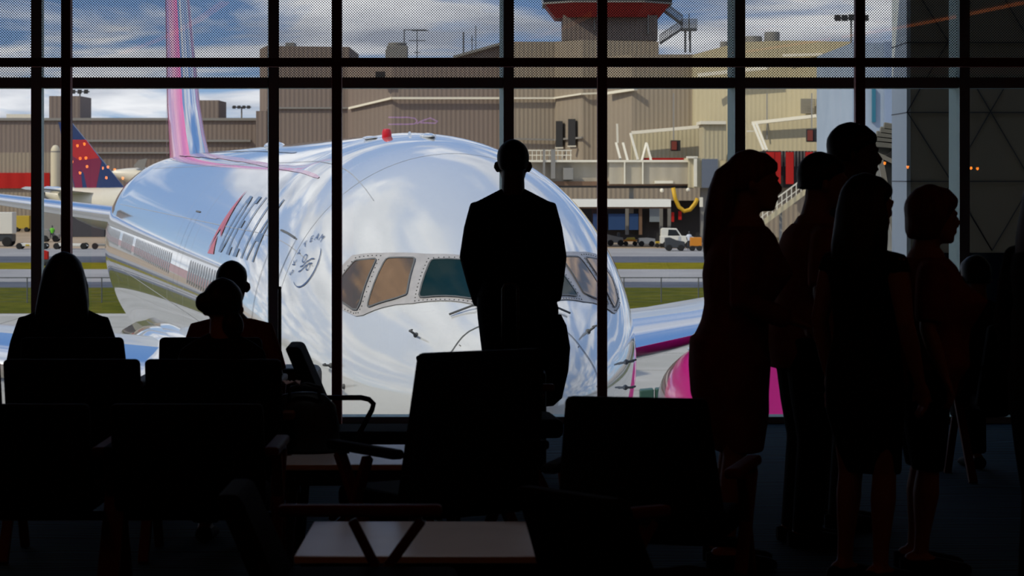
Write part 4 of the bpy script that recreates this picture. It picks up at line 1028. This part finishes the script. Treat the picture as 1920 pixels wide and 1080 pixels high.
t = thing('service_shed', 'low dark service shed below the tail of the second airliner', 'shed', (wx(134, 302), 302, GZ))
s3 = 302 / F; hz3 = wz(364, 302) - GZ
MB().box(-56 * s3, -20 * s3, 0, 4, 0, hz3).build('shed_wall', m_conduit, t, bevel=.05)
MB().box(-20 * s3, 62 * s3, 0, 4, 0, wz(388, 302) - GZ).build('shed_wall', m_dkshed, t, bevel=.05)
MB().box(-50 * s3, -28 * s3, -.1, .02, hz3 * .68, hz3 * .9).build('vent', m_void, t)
MB().box(-58 * s3, -18 * s3, -.3, 4.3, hz3, hz3 + .18).build('shed_roof', m_void, t)
# a third aircraft's tail edge between them
Y3 = 300.0
t = thing('parked_jet', 'cream rear of a jet half hidden behind the near fuselage', 'airplane', (wx(240, Y3), Y3, GZ))
k3 = Y3 / F; z3 = wz(329, Y3) - GZ
mb = MB(); mb.loft([[(( px - 240) * k3, r * math.cos(2 * PI * k / 20), z3 + dz + r * math.sin(2 * PI * k / 20)) for k in range(20)] for px, dz, r in ((206, .3, .1), (218, .2, .45), (236, .05, .75), (262, -.2, 1.1), (420, -.4, 1.5))])
mb.build('fuselage', m_cream, t, smooth='auto')
mb = MB(); a = [((px - 240) * k3, -1, wz(py, Y3) - GZ) for px, py in ((252, 312), (262, 300), (278, 297), (272, 318))]; mb.prism(a, (0, .3, 0)); mb.build('tailplane', m_conduit, t)
mb = MB(); mb.tube([(8, 0, .4), (8, 0, z3)], .15, 8); mb.build('gear_leg', m_grey, t)

# ------------------------------------------------------------------ ground vehicles
m_vwhite = mat('vehicle_white', (.72, .70, .62), .4); m_or = mat('vehicle_orange', (.62, .22, .01), .5); m_dk = mat('vehicle_dark', (.04, .045, .05), .5); m_yel = mat('vehicle_yellow', (.5, .36, .03), .5)
m_vglass = mat('vehicle_glass', (.02, .025, .03), .1)
def wheels(t, pts, r, w):
    for x, y in pts:
        mb = MB(); mb.lathe([(.04, -w / 2), (r * .85, -w / 2), (r, -w * .3), (r, w * .3), (r * .85, w / 2), (.04, w / 2)], (x, y, r), 'y', 18); mb.build('wheel', m_rubber, t)
def vprism(t, name, side, y0, y1, m, bevel=.04):
    mb = MB(); mb.prism([(x, y0, z) for x, z in side], (0, y1 - y0, 0)); return mb.build(name, m, t, bevel=bevel)
def ground_at(px, Y): return (wx(px, Y), Y, GZ + .012)
t = thing('pickup_truck', 'white pickup truck parked under the boarding bridge', 'truck', ground_at(1266, 256))
vprism(t, 'body', [(-1.45, .45), (1.9, .45), (1.95, 1.0), (1.5, 1.12), (.5, 1.18), (-1.45, 1.15)], -.9, .9, m_vwhite)
o = vprism(t, 'cab', [(-1.4, 1.12), (.62, 1.12), (.1, 1.88), (-1.2, 1.92), (-1.38, 1.8)], -.82, .82, m_vwhite)
vprism(o, 'side_glass', [(-.75, 1.2), (.42, 1.2), (.04, 1.76), (-.7, 1.78)], -.84, .84, m_vglass, 0)
vprism(t, 'bumper', [(1.9, .4), (2.02, .4), (2.02, .62), (1.9, .62)], -.85, .85, m_dk)
wheels(t, [(-.9, -.8), (1.25, -.8), (-.9, .8), (1.25, .8)], .36, .25)
t = thing('tow_tractor', 'dark tow tractor with trailer hitch in front of the pickup', 'tractor', ground_at(1266, 246))
vprism(t, 'body', [(-.95, .3), (.85, .3), (.85, .85), (.1, 1.0), (-.5, 1.25), (-.95, 1.2)], -.6, .6, m_dk)
vprism(t, 'seat', [(.25, .85), (.55, .85), (.5, 1.35), (.3, 1.35)], -.45, .45, m_grey)
vprism(t, 'hitch', [(.85, .35), (1.25, .35), (1.25, .45), (.85, .45)], -.1, .1, m_dk)
wheels(t, [(-.6, -.55), (.5, -.55), (-.6, .55), (.5, .55)], .3, .22)
t = thing('baggage_cart', 'orange high-sided cart hitched behind the dark tow tractor', 'cart', ground_at(1304, 246))
vprism(t, 'bin', [(-.5, .45), (.55, .45), (.55, 1.25), (-.5, 1.25)], -.5, .5, m_or); vprism(t, 'chassis', [(-.55, .3), (.6, .3), (.6, .45), (-.55, .45)], -.45, .45, m_dk)
wheels(t, [(-.3, -.45), (.35, -.45), (-.3, .45), (.35, .45)], .25, .16)
t = thing('tow_tractor', 'small white tow tractor left of the pickup', 'tractor', ground_at(1212, 262))
vprism(t, 'body', [(-.75, .25), (.8, .25), (.85, .75), (.1, .85), (-.75, .8)], -.55, .55, m_vwhite); vprism(t, 'grille', [(-.9, .3), (-.75, .3), (-.75, .7), (-.9, .7)], -.5, .5, m_dk)
mb = MB(); mb.tube([(.1, 0, .8), (.2, 0, 1.1)], .03, 6); mb.build('steering_column', m_dk, t)
wheels(t, [(-.5, -.5), (.5, -.5), (-.5, .5), (.5, .5)], .27, .2)
t = thing('baggage_cart', 'low orange-yellow flat cart beside the white tow tractor', 'cart', ground_at(1182, 264))
vprism(t, 'deck', [(-.7, .45), (.65, .45), (.65, .6), (-.7, .6)], -.5, .5, m_or); vprism(t, 'load', [(-.5, .6), (.5, .6), (.4, .85), (-.35, .8)], -.4, .4, m_yel)
wheels(t, [(-.45, -.45), (.45, -.45), (-.45, .45), (.45, .45)], .22, .14)
t = thing('tow_tractor', 'brown-grey tow tractor partly behind the window post', 'tractor', ground_at(1154, 264))
vprism(t, 'body', [(-.85, .3), (.75, .3), (.75, .8), (-.1, .95), (-.85, 1.15)], -.55, .55, m_conduit); vprism(t, 'seat', [(.15, .8), (.45, .8), (.45, 1.3), (.2, 1.3)], -.4, .4, m_dk)
wheels(t, [(-.5, -.5), (.5, -.5), (-.5, .5), (.5, .5)], .3, .2)
t = thing('baggage_cart', 'small yellow barrow standing left of the pickup wheel', 'cart', ground_at(1237, 258))
vprism(t, 'deck', [(-.4, .4), (.35, .4), (.35, .55), (-.4, .6)], -.4, .4, m_yel); wheels(t, [(-.25, -.35), (.2, -.35), (-.25, .35), (.2, .35)], .2, .12)
t = thing('box_truck', 'white box truck on dark chassis cut by the left frame edge', 'truck', ground_at(5, 262))
vprism(t, 'cargo_box', [(-1.4, 1.25), (1.15, 1.25), (1.15, 3.35), (-1.4, 3.35)], -1.1, 1.1, m_vwhite); vprism(t, 'chassis', [(-1.6, .5), (1.12, .5), (1.12, 1.2), (-1.6, 1.2)], -1.0, 1.0, m_dk)
vprism(t, 'cab', [(-3.2, .5), (-1.5, .5), (-1.5, 2.5), (-2.6, 2.5), (-3.2, 1.6)], -1.0, 1.0, m_vwhite); wheels(t, [(-2.5, -.95), (.6, -.95), (-2.5, .95), (.6, .95)], .48, .3)
for px, lb, w_ in ((62, 'white dolly with yellow end, left of the window mullion', 1.4), (134, 'long white dolly between mullion and aircraft', 1.55)):
    t = thing('cargo_dolly', lb, 'dolly', ground_at(px, 252))
    vprism(t, 'deck', [(-w_, .28), (w_, .28), (w_ * .8, .5), (-w_, .55)], -.7, .7, m_vwhite)
    if px < 100: vprism(t, 'end_stop', [(-.6, .3), (-.2, .3), (-.2, .48), (-.6, .48)], -.72, .72, m_yel)
    wheels(t, [(-w_ * .85, -.65), (w_ * .8, -.65), (-w_ * .85, .65), (w_ * .8, .65)], .3, .2)
t = thing('cargo_dolly', 'dolly wheel end just showing left of the aircraft flank', 'dolly', ground_at(182, 252))
vprism(t, 'deck', [(-.3, .3), (1.4, .3), (1.4, .5), (-.3, .5)], -.6, .6, m_conduit); wheels(t, [(-.1, -.6), (1.2, -.6)], .3, .2)
t = thing('tow_tractor', 'dark open tow tractor carrying the worker in green', 'tractor', ground_at(95, 280))
vprism(t, 'body', [(-.95, .3), (.95, .3), (.95, .8), (.2, .85), (-.2, 1.3), (-.95, 1.35)], -.6, .6, m_conduit); wheels(t, [(-.5, -.6), (.6, -.6), (-.5, .6), (.6, .6)], .34, .22)
t = thing('fuel_hydrant', 'small red hydrant cart right of the mullion, left side', 'cart', ground_at(84, 205))
vprism(t, 'tank', [(-.3, .5), (.28, .5), (.28, 1.1), (-.2, 1.25), (-.3, 1.1)], -.3, .3, m_redp); vprism(t, 'base', [(-.25, .15), (.35, .15), (.35, .5), (-.25, .5)], -.3, .3, m_dk); wheels(t, [(-.1, -.3), (.2, -.3), (-.1, .3), (.2, .3)], .17, .1)
t = thing('tow_tractor', 'low dark green tug on the near apron left of the magenta engine', 'tractor', ground_at(1222, 79))
vprism(t, 'body', [(-.36, .2), (.05, .2), (.05, .62), (-.36, .58)], -.3, .3, mat('tug_green', (.02, .07, .05), .5)); vprism(t, 'rear_box', [(.1, .2), (.32, .2), (.32, .64), (.1, .62)], -.3, .3, mat('tug_green', (.02, .07, .05), .5)); vprism(t, 'frame', [(-.36, .14), (.42, .14), (.42, .2), (-.36, .2)], -.25, .25, m_dk); wheels(t, [(-.25, -.28), (.25, -.28), (-.25, .28), (.25, .28)], .14, .1)
t = thing('ground_power_unit', 'yellow ground power unit beyond the box truck at the left', 'generator', ground_at(42, 330))
vprism(t, 'housing', [(-.9, .4), (.95, .4), (.95, 2.0), (-.9, 2.0)], -.6, .6, m_yel); wheels(t, [(-.6, -.55), (.6, -.55), (-.6, .55), (.6, .55)], .3, .2)

# ------------------------------------------------------------------ people
def cloth(name, c): return noisy(name, tuple(x * .85 for x in c), tuple(min(1, x * 1.15) for x in c), 14, .85, spec=.15)
m_skin = mat('skin', (.34, .17, .11), .55); m_skind = mat('deep_skin', (.10, .05, .035), .5)
m_hblack = noisy('dark_hair', (.008, .006, .005), (.016, .012, .010), 40, .5, stretch=(1, 1, .15)); m_hred = noisy('auburn_hair', (.12, .03, .015), (.2, .055, .025), 40, .5, stretch=(1, 1, .2))
m_hbrown = noisy('brown_hair', (.05, .02, .01), (.09, .035, .018), 40, .5, stretch=(1, 1, .15))
m_shoe = mat('shoe_leather', (.012, .010, .010), .8, spec=.1)
def person(label, loc, rz, h=1.75, bw=1.0, bd=1.0, seated=False, skin=None, hair='short', hm=None, top=('shirt', 'short', None), bottom=('trousers', None, .08), arms=None, knees=None, ankles=None, yaw=0.0, head_dx=0.0, head_dy=0.0, belly=0.0, bust=0.0, vox=.0075):
    S_ = h / 1.75; skin = skin or m_skin
    t = thing('person', label, 'person', loc, rz)
    dz = -.44 * S_ if seated else 0.0
    sh = Vector((head_dx, head_dy, dz))
    def TR(x, y, z, k=1.0):                            # torso point: the spine leans towards the head offset
        f = max(0, min(1, (z - .92) / .6)); return Vector((x * S_ + head_dx * f, y * S_ + head_dy * f, z * S_ + dz))
    TOR = [(.80, .145, .105, .0), (.88, .165, .118, -.005), (.95, .165, .115, -.005), (1.05, .142, .098, .005), (1.12, .138, .098, .01), (1.25, .155, .112, .01), (1.34, .168, .112, .005), (1.41, .150, .092, -.005), (1.455, .092, .068, -.01), (1.485, .062, .058, -.01)]
    def torso(mb, grow=0.0, z0=.78, z1=1.5, bust_=bust, flare=None):
        rows = []
        for z, rx, ry, cy in TOR:
            if z < z0 - .001 or z > z1: continue
            by = belly if .9 < z < 1.2 else 0
            bu = bust_ if 1.2 < z < 1.3 else 0
            c = TR(0, cy + (by + bu) / 2, z); g = grow * (.5 if z > 1.44 else 1)
            rows.append((c.x, c.y, c.z, rx * S_ * bw + g, (ry + (by + bu) / 2) * S_ * bd + g))
        mb.hrings(rows, 24)
    sx0 = .178 * bw
    SH = {s: TR(s * sx0, -.005, 1.385) for s in (-1, 1)}
    A = {}
    for s in (-1, 1):
        a = (arms or {}).get(s) or (((s * .235 * bw, -.02, 1.14), (s * .245 * bw, .06, .89)) if not seated else ((s * .25 * bw, -.0, 1.13), (s * .14, .22, 1.06)))
        A[s] = [SH[s], TR(*a[0]), TR(*a[1])]
    HP = {s: Vector((s * .088 * bw * S_, 0, .90 * S_ + dz)) for s in (-1, 1)}
    if seated:
        KN = {s: Vector((s * .13 * S_, .43 * S_, .47 * S_)) for s in (-1, 1)}; AN = {s: Vector((s * .13 * S_, .40 * S_, .085)) for s in (-1, 1)}
    else:
        KN = {s: Vector((s * .095, .015, .48)) * S_ for s in (-1, 1)}; AN = {s: Vector((s * .10, -.02, .085)) * S_ for s in (-1, 1)}
        for s in (-1, 1):
            if knees: KN[s] = Vector(knees[s]) * S_
            if ankles: AN[s] = Vector(ankles[s]) * S_
    nb = TR(0, -.012, 1.46); hc = TR(0, .02, 1.52)
    R3 = Matrix.Rotation(yaw, 3, 'Z')
    def hp(p): return R3 @ (Vector((p[0] * 1.10, p[1] * 1.07, p[2] * 1.02)) * S_) + hc
    def add_head(mb, rows, n=22):
        mb.loft([[hp((cx + rx * math.cos(2 * PI * k / n), cy + ry * math.sin(2 * PI * k / n), z)) for k in range(n)] for cx, cy, z, rx, ry in rows])
    b_ = MB(); torso(b_)
    b_.tube([nb - Vector((0, 0, .03)), nb + Vector((0, 0, .03)), hp((0, -.02, .035)), hp((0, -.02, .08))], [.072 * S_, .064 * S_, .062 * S_, .06 * S_], 14)
    add_head(b_, [(0, .055, -.004, .026, .022), (0, .048, .012, .044, .042), (0, .028, .045, .058, .066), (0, .012, .085, .067, .082), (0, .002, .125, .073, .092), (0, -.004, .16, .075, .096), (0, -.008, .195, .067, .087), (0, -.012, .222, .044, .058), (0, -.012, .234, .016, .02)])
    b_.tube([hp((0, .088, .125)), hp((0, .108, .092)), hp((0, .106, .082)), hp((0, .085, .074))], [.011 * S_, .013 * S_, .014 * S_, .010 * S_], 8)      # nose
    b_.tube([hp((-.022, .087, .047)), hp((0, .097, .05)), hp((.022, .087, .047))], [.006, .010, .006], 8)                                            # lips
    b_.ball(hp((0, .072, .012)), (.02, .02, .016))                                                                                                   # chin
    for s in (-1, 1):
        b_.tube([hp((s * .048, .088, .137)), hp((s * .02, .097, .134))], .009, 6)                                                                    # brow
        b_.ball(hp((s * .031, .086, .116)), (.014, .010, .010))                                                                                      # eye
        b_.tube([hp((s * .072, -.004, .075)), hp((s * .082, -.012, .10)), hp((s * .080, -.014, .128))], [.010, .016, .011], 8)                       # ear
        sh_, el, wr = A[s]
        b_.tube([TR(s * .09 * bw, -.005, 1.40), sh_, sh_.lerp(el, .35), el, el.lerp(wr, .3), wr], [.052 * S_, .054 * S_ * bw, .048 * S_ * bw, .038 * S_, .040 * S_, .026 * S_], 12)
        # hand: palm, four unequal fingers with a bend, thumb off the side
        d = (wr - el).normalized(); side = Vector((-s, .55, 0)); side = (side - d * side.dot(d)).normalized(); nrm = d.cross(side).normalized()
        if nrm.x * s > 0: nrm = -nrm
        H0 = wr + d * .01; P1 = wr + d * .095 * S_
        b_.tube([H0, wr + d * .04 * S_, P1], [(.019, .026), (.016, .038), (.013, .040)] if abs(side.z) < .5 else [(.026, .019), (.036, .016), (.038, .013)], 12)
        for k, ln in enumerate((.070, .080, .074, .058)):
            o_ = side * ((1.5 - k) * .020); p0 = P1 - d * .012 + o_; p1 = p0 + d * ln * .5 + nrm * .010; p2 = p1 + d * ln * .38 + nrm * .030
            b_.tube([p0, p1, p2], [.0098, .0092, .008], 8)
        q0 = wr + d * .03 + side * .025; q1 = q0 + side * .032 + d * .028 + nrm * .01; q2 = q1 + d * .034 + side * .006 + nrm * .008
        b_.tube([q0, q1, q2], [.0125, .011, .009], 8)
        # leg and foot
        hp_, kn, an = HP[s], KN[s], AN[s]
        b_.tube([hp_ + Vector((0, 0, .03)), hp_.lerp(kn, .12), hp_.lerp(kn, .6), kn, kn.lerp(an, .28), kn.lerp(an, .75), an, an - Vector((0, 0, .035))], [.09 * bw * S_, .09 * bw * S_, .068 * bw * S_, .052 * S_, .054 * S_ * bw, .036 * S_, .034 * S_, .034], 14)
        ft = Vector((s * .02, 1, 0)).normalized()
        b_.loft([[an + ft * y + Vector((rx * math.cos(2 * PI * k / 14), 0, -an.z + zc + rz_ * math.sin(2 * PI * k / 14))) for k in range(14)] for y, rx, zc, rz_ in ((-.07, .02, .04, .025), (-.055, .032, .045, .04), (0, .036, .052, .05), (.06, .042, .036, .034), (.12, .046, .026, .024), (.165, .034, .020, .018), (.185, .012, .018, .010))])
    remesh(b_.build('body', skin, t), vox, 2)
    # upper garment
    kind, sleeve, m = top; m = m or m_hblack
    g = MB(); gr = {'jacket': .022, 'shirt': .014, 'blouse': .016, 'dress': .014}[kind]
    z0 = {'jacket': .80, 'shirt': .80, 'blouse': .80, 'dress': .80}[kind]
    torso(g, gr, z0, 1.46)
    if kind == 'jacket':
        a = [TR(x, -.01, z) for x, z in ((-.195 * bw, 1.388), (-.125, 1.425), (-.045, 1.47), (.045, 1.47), (.125, 1.425), (.195 * bw, 1.388))]
        g.tube(a, [.045, .047, .045, .045, .047, .045], 12)
        c = TR(0, 0, .80); g.hrings([(c.x, c.y, c.z, .185 * bw * S_, .14 * bd * S_), (c.x, c.y, TR(0, 0, .98).z, .18 * bw * S_, .135 * bd * S_), (c.x, c.y, TR(0, 0, 1.2).z, .175 * bw * S_, .13 * bd * S_)], 24)
        g.tube([nb + Vector((0, -.0, -.01)), nb + Vector((0, .0, .025))], [.078, .066], 16)
    for s in (-1, 1):
        sh_, el, wr = A[s]
        if sleeve == 'long': g.tube([TR(s * .09 * bw, -.005, 1.40), sh_, sh_.lerp(el, .4), el, el.lerp(wr, .5), el.lerp(wr, .97)], [.062 * S_, .066 * S_ * bw, .062 * S_ * bw, .054 * S_, .050 * S_, .044 * S_], 14)
        elif sleeve == 'short': g.tube([TR(s * .09 * bw, -.005, 1.40), sh_, sh_.lerp(el, .5), sh_.lerp(el, .88)], [.060 * S_, .064 * S_ * bw, .066 * S_ * bw, .064 * S_], 14)
        elif sleeve == 'cap': g.tube([TR(s * .09 * bw, -.005, 1.40), sh_, sh_.lerp(el, .15)], [.058 * S_, .060 * S_ * bw, .058 * S_ * bw], 14)
    if kind == 'dress':
        hem = bottom[2]
        if not seated: g.hrings([(0, -.005, TR(0, 0, .98).z, .172 * bw * S_, .125 * bd * S_), (0, -.0, TR(0, 0, .86).z, .19 * bw * S_, .132 * bd * S_), (0, .0, TR(0, 0, .74).z, .188 * bw * S_, .126 * bd * S_), (0, .015, hem + .16, .165 * bw * S_, .112 * bd), (0, .04, hem, .15 * bw * S_, .075 * bd)], 28)
    remesh(g.build(kind, m, t), .010, 6)
    # lower garment
    if kind != 'dress':
        bk, bm_, hem = bottom; bm_ = bm_ or m_hblack; g = MB(); torso(g, .010, .80, .98)
        if bk == 'trousers':
            for s in (-1, 1):
                hp_, kn, an = HP[s], KN[s], AN[s]
                low = Vector((an.x, an.y, max(hem, .05))) if hem < .3 else kn.lerp(an, max(0, min(1, (kn.z - hem) / max(.01, kn.z - an.z))))
                g.tube([hp_ + Vector((0, 0, .04)), hp_.lerp(kn, .15), hp_.lerp(kn, .6), kn, kn.lerp(low, .5), low], [.104 * bw * S_, .104 * bw * S_, .088 * bw * S_, .076 * S_, .072 * S_, .068 * S_], 16)
        else:
            g.hrings([(0, -.005, TR(0, 0, .98).z, .168 * bw * S_, .122 * bd * S_), (0, -.012, TR(0, 0, .84).z, .188 * bw * S_, .148 * bd * S_), (0, 0, hem + .15, .185 * bw * S_, .13 * bd), (0, .0, hem, .19 * bw * S_, .13 * bd)], 28)
        remesh(g.build(bk, bm_, t), .010, 5)
    # shoes
    for s in (-1, 1):
        an = AN[s]; g = MB(); ft = Vector((s * .02, 1, 0)).normalized()
        g.loft([[an + ft * y + Vector((rx * math.cos(2 * PI * k / 16), 0, -an.z + max(.0, zc + rz_ * math.sin(2 * PI * k / 16)))) for k in range(16)] for y, rx, zc, rz_ in ((-.085, .02, .035, .03), (-.07, .038, .035, .035), (0, .043, .036, .042), (.06, .050, .032, .038), (.13, .053, .026, .03), (.18, .042, .022, .024), (.205, .015, .018, .014))])
        g.build('shoe', m_shoe, t, smooth='auto')
    # hair
    hm = hm or m_hblack; g = MB()
    if hair in ('short', 'bob', 'long', 'pony', 'bun', 'crop'):
        q = {'crop': .004, 'short': .010, 'bob': .024, 'long': .018, 'pony': .014, 'bun': .014}[hair]
        add_head(g, [(0, -.050, .085 if hair != 'bob' else .06, .060 + q, .048 + q), (0, -.030, .12, .073 + q, .070 + q), (0, -.016, .155, .076 + q, .088 + q), (0, -.012, .185, .072 + q, .088 + q), (0, -.012, .215, .056 + q, .070 + q), (0, -.014, .236 + q * .5, .030 + q, .040 + q), (0, -.014, .245 + q, .008, .010)])
        add_head(g, [(0, .02, .165, .073 + q * .6, .072 + q * .6), (0, .01, .20, .066 + q, .076 + q), (0, 0, .235 + q * .6, .03 + q, .04 + q)])
    if hair == 'bob':
        add_head(g, [(0, -.035, .015, .070, .070), (0, -.038, .05, .088, .085), (0, -.026, .10, .098, .098), (0, -.01, .15, .098, .105), (0, -.005, .20, .085, .098), (0, -.005, .245, .05, .06), (0, -.005, .26, .01, .012)])
    if hair == 'long':
        add_head(g, [(0, -.075, -.22, .105, .030), (0, -.080, -.14, .130, .048), (0, -.070, -.05, .132, .065), (0, -.050, .04, .120, .082), (0, -.038, .10, .110, .092), (0, -.02, .17, .098, .098)])
        for s in (-1, 1): g.tube([hp((s * .07, .0, .15)), hp((s * .088, .0, .08)), hp((s * .092, -.005, -.02)), hp((s * .085, .0, -.13)), hp((s * .08, .01, -.18))], [.03, .032, .034, .026, .012], 10)
    if hair == 'pony':
        g.tube([hp((0, -.085, .17)), hp((0, -.108, .15)), hp((0, -.120, .08)), hp((0, -.135, -.02)), hp((0, -.155, -.14)), hp((0, -.160, -.24)), hp((0, -.15, -.33))], [.04, .05, .064, .066, .052, .036, .010], 12)
    if hair == 'bun':
        g.ball(hp((-.075, -.06, .14)), (.042, .045, .045)); g.ball(hp((.05, -.06, .03)), (.05, .05, .06))
    if g.v: remesh(g.build('hair', hm, t), .009, 6)
    return t
c_suit = cloth('black_suit', (.010, .010, .012)); c_dark = cloth('dark_cloth', (.014, .012, .013)); c_rust = cloth('rust_shirt', (.30, .085, .03)); c_red = cloth('brick_blouse', (.26, .06, .04)); c_dress = cloth('wine_dress', (.22, .05, .04)); c_tan = cloth('tan_shirt', (.30, .10, .06)); c_char = cloth('charcoal_cloth', (.02, .02, .022))
def stand(px, Y): return (wx(px, Y), Y, 0)
Q = -PI / 2
person('person in a black suit standing with back turned, gazing at the aircraft', stand(962, 14.7), 0, 1.80, 1.02, 1.0, hair='crop', top=('jacket', 'long', c_suit), bottom=('trousers', c_suit, .06), skin=m_skind, knees={-1: (-.075, .015, .48), 1: (.075, .015, .48)}, ankles={-1: (-.085, -.02, .085), 1: (.085, -.02, .085)},
       arms={-1: ((-.235, -.01, 1.14), (-.17, .06, .88)), 1: ((.235, -.03, 1.14), (.215, .05, .90))})
person('person with a long auburn ponytail in a wine dress, facing right', stand(1368, 11.1), Q, 1.70, 1.05, 1.34, hair='pony', hm=m_hred, top=('dress', 'long', c_dress), bottom=(None, None, .475), bust=.05,
       arms={-1: ((-.215, .0, 1.14), (-.16, .22, 1.06)), 1: ((.215, .0, 1.14), (.16, .22, 1.06))}, head_dy=.078)
person('person in a rust short-sleeved shirt standing behind the ponytail woman', stand(1510, 11.75), Q + .15, 1.70, 1.12, 1.42, hair='short', top=('shirt', 'short', c_tan), bottom=('trousers', c_dark, .06), belly=.08, head_dy=.06)
person('tallest person with short dark hair looking right over the group', stand(1584, 12.35), Q, 1.84, 1.05, 1.05, hair='short', top=('shirt', 'long', c_dark), bottom=('trousers', c_char, .06), skin=m_skind, head_dy=.02)
person('person with loose dark shoulder-length hair in a black sleeveless dress', stand(1622, 10.6), Q + .75, 1.60, 1.02, 1.05, hair='long', top=('dress', 'cap', c_suit), bottom=(None, None, .44), bust=.04, yaw=-.3)
person('person with a short auburn bob in a brick blouse, profile to the right', stand(1728, 10.95), Q, 1.55, 1.15, 1.32, hair='bob', hm=m_hred, top=('blouse', 'short', c_red), bottom=('trousers', c_suit, .42), bust=.10, belly=.05, head_dy=.03,
       arms={-1: ((-.235, -.02, 1.13), (-.22, .07, .92)), 1: ((.235, -.02, 1.13), (.22, .07, .92))})
person('person with long brown hair cut off by the right frame edge', stand(1978, 9.6), Q + .5, 1.66, 1.1, 1.1, hair='long', hm=m_hbrown, top=('jacket', 'long', c_dark), bottom=('trousers', c_suit, .06))
SIT = .0
person('seated person with long dark hair, leftmost at the window', (wx(116, 13.15), 13.2, 0), 0, 1.62, 1.08, 1.0, seated=True, hair='long', top=('jacket', 'long', c_suit), bottom=('trousers', c_suit, .08), head_dx=.0)
person('seated bald person in a rust shirt, facing the window', (wx(432, 13.15), 13.2, 0), 0, 1.58, 1.0, 1.0, seated=True, hair='crop', hm=m_hblack, top=('shirt', 'short', c_rust), bottom=('trousers', c_dark, .08), skin=m_skind)
person('seated person with dark pinned-up hair in front of the bald man', (wx(417, 11.5), 11.5, 0), 0, 1.54, .92, 1.0, seated=True, hair='bun', top=('jacket', 'long', c_suit), bottom=('trousers', c_suit, .08))
person('hunched dark seated person at the far right beside the short-haired woman', (wx(1838, 14.4), 14.42, 0), .2, 1.56, 1.0, 1.0, seated=True, hair='short', top=('jacket', 'long', c_char), bottom=('trousers', c_suit, .08), head_dy=.05)
# holdall carried at the right side of the man in the suit
t = thing('holdall', 'dark holdall hanging at the right side of the person in the black suit', 'bag', (wx(1035, 14.66), 14.64, 0))
mb = MB(); mb.hrings([(-.04, 0, .36, .05, .06), (-.03, 0, .40, .085, .08), (-.01, 0, .55, .10, .09), (.0, 0, .68, .10, .085), (-.005, 0, .80, .085, .06), (-.01, 0, .86, .06, .03)], 20); mb.build('bag_body', c_suit, t, smooth=True)
MB().tube([(-.05, 0, .85), (-.04, 0, .93), (0, 0, .95), (.02, 0, .91), (.02, 0, .85)], .010, 8).build('handle', c_suit, t)
# distant workers
def worker(label, px, Y, z, vest, seated=False):
    t = thing('person', label, 'person', (wx(px, Y), Y, GZ + z))
    b_ = MB(); b_.hrings([(0, 0, .78, .15, .11), (0, 0, 1.0, .16, .11), (0, 0, 1.3, .18, .12), (0, 0, 1.45, .12, .08), (0, 0, 1.5, .05, .05)], 12); b_.ball((0, 0, 1.63), (.085, .1, .125), 12, 8); b_.tube([(0, 0, 1.45), (0, 0, 1.6)], .05, 8)
    for s in (-1, 1):
        b_.tube([(s * .16, 0, 1.4), (s * .24, .03, 1.15), (s * .2, -.12, .95)], [.055, .045, .035], 8); b_.ball((s * .2, -.15, .92), (.04, .05, .05), 8, 6)
        if seated: b_.tube([(s * .09, 0, .85), (s * .12, -.40, .85), (s * .12, -.42, .42)], [.09, .07, .05], 8)
        else: b_.tube([(s * .09, 0, .85), (s * .10, 0, .45), (s * .10, 0, .04)], [.09, .065, .05], 8); b_.ball((s * .1, -.05, .04), (.05, .12, .04), 8, 6)
    remesh(b_.build('body', m_dk, t), .03, 2)
    g = MB(); g.hrings([(0, 0, .85, .18, .14), (0, 0, 1.3, .205, .145), (0, 0, 1.46, .13, .09)], 14)
    for s in (-1, 1): g.tube([(s * .16, 0, 1.4), (s * .22, .02, 1.2)], [.075, .065], 8)
    remesh(g.build('shirt', vest, t), .03, 2)
    return t
worker('distant worker in a bright green vest riding a dark tractor', 98, 279.5, .02, mat('green_vest', (.12, .50, .02), .6), True)
worker('distant worker in a white shirt beside the orange cart', 1292, 250, 0, mat('white_shirt', (.62, .66, .74), .7))
bake_all()
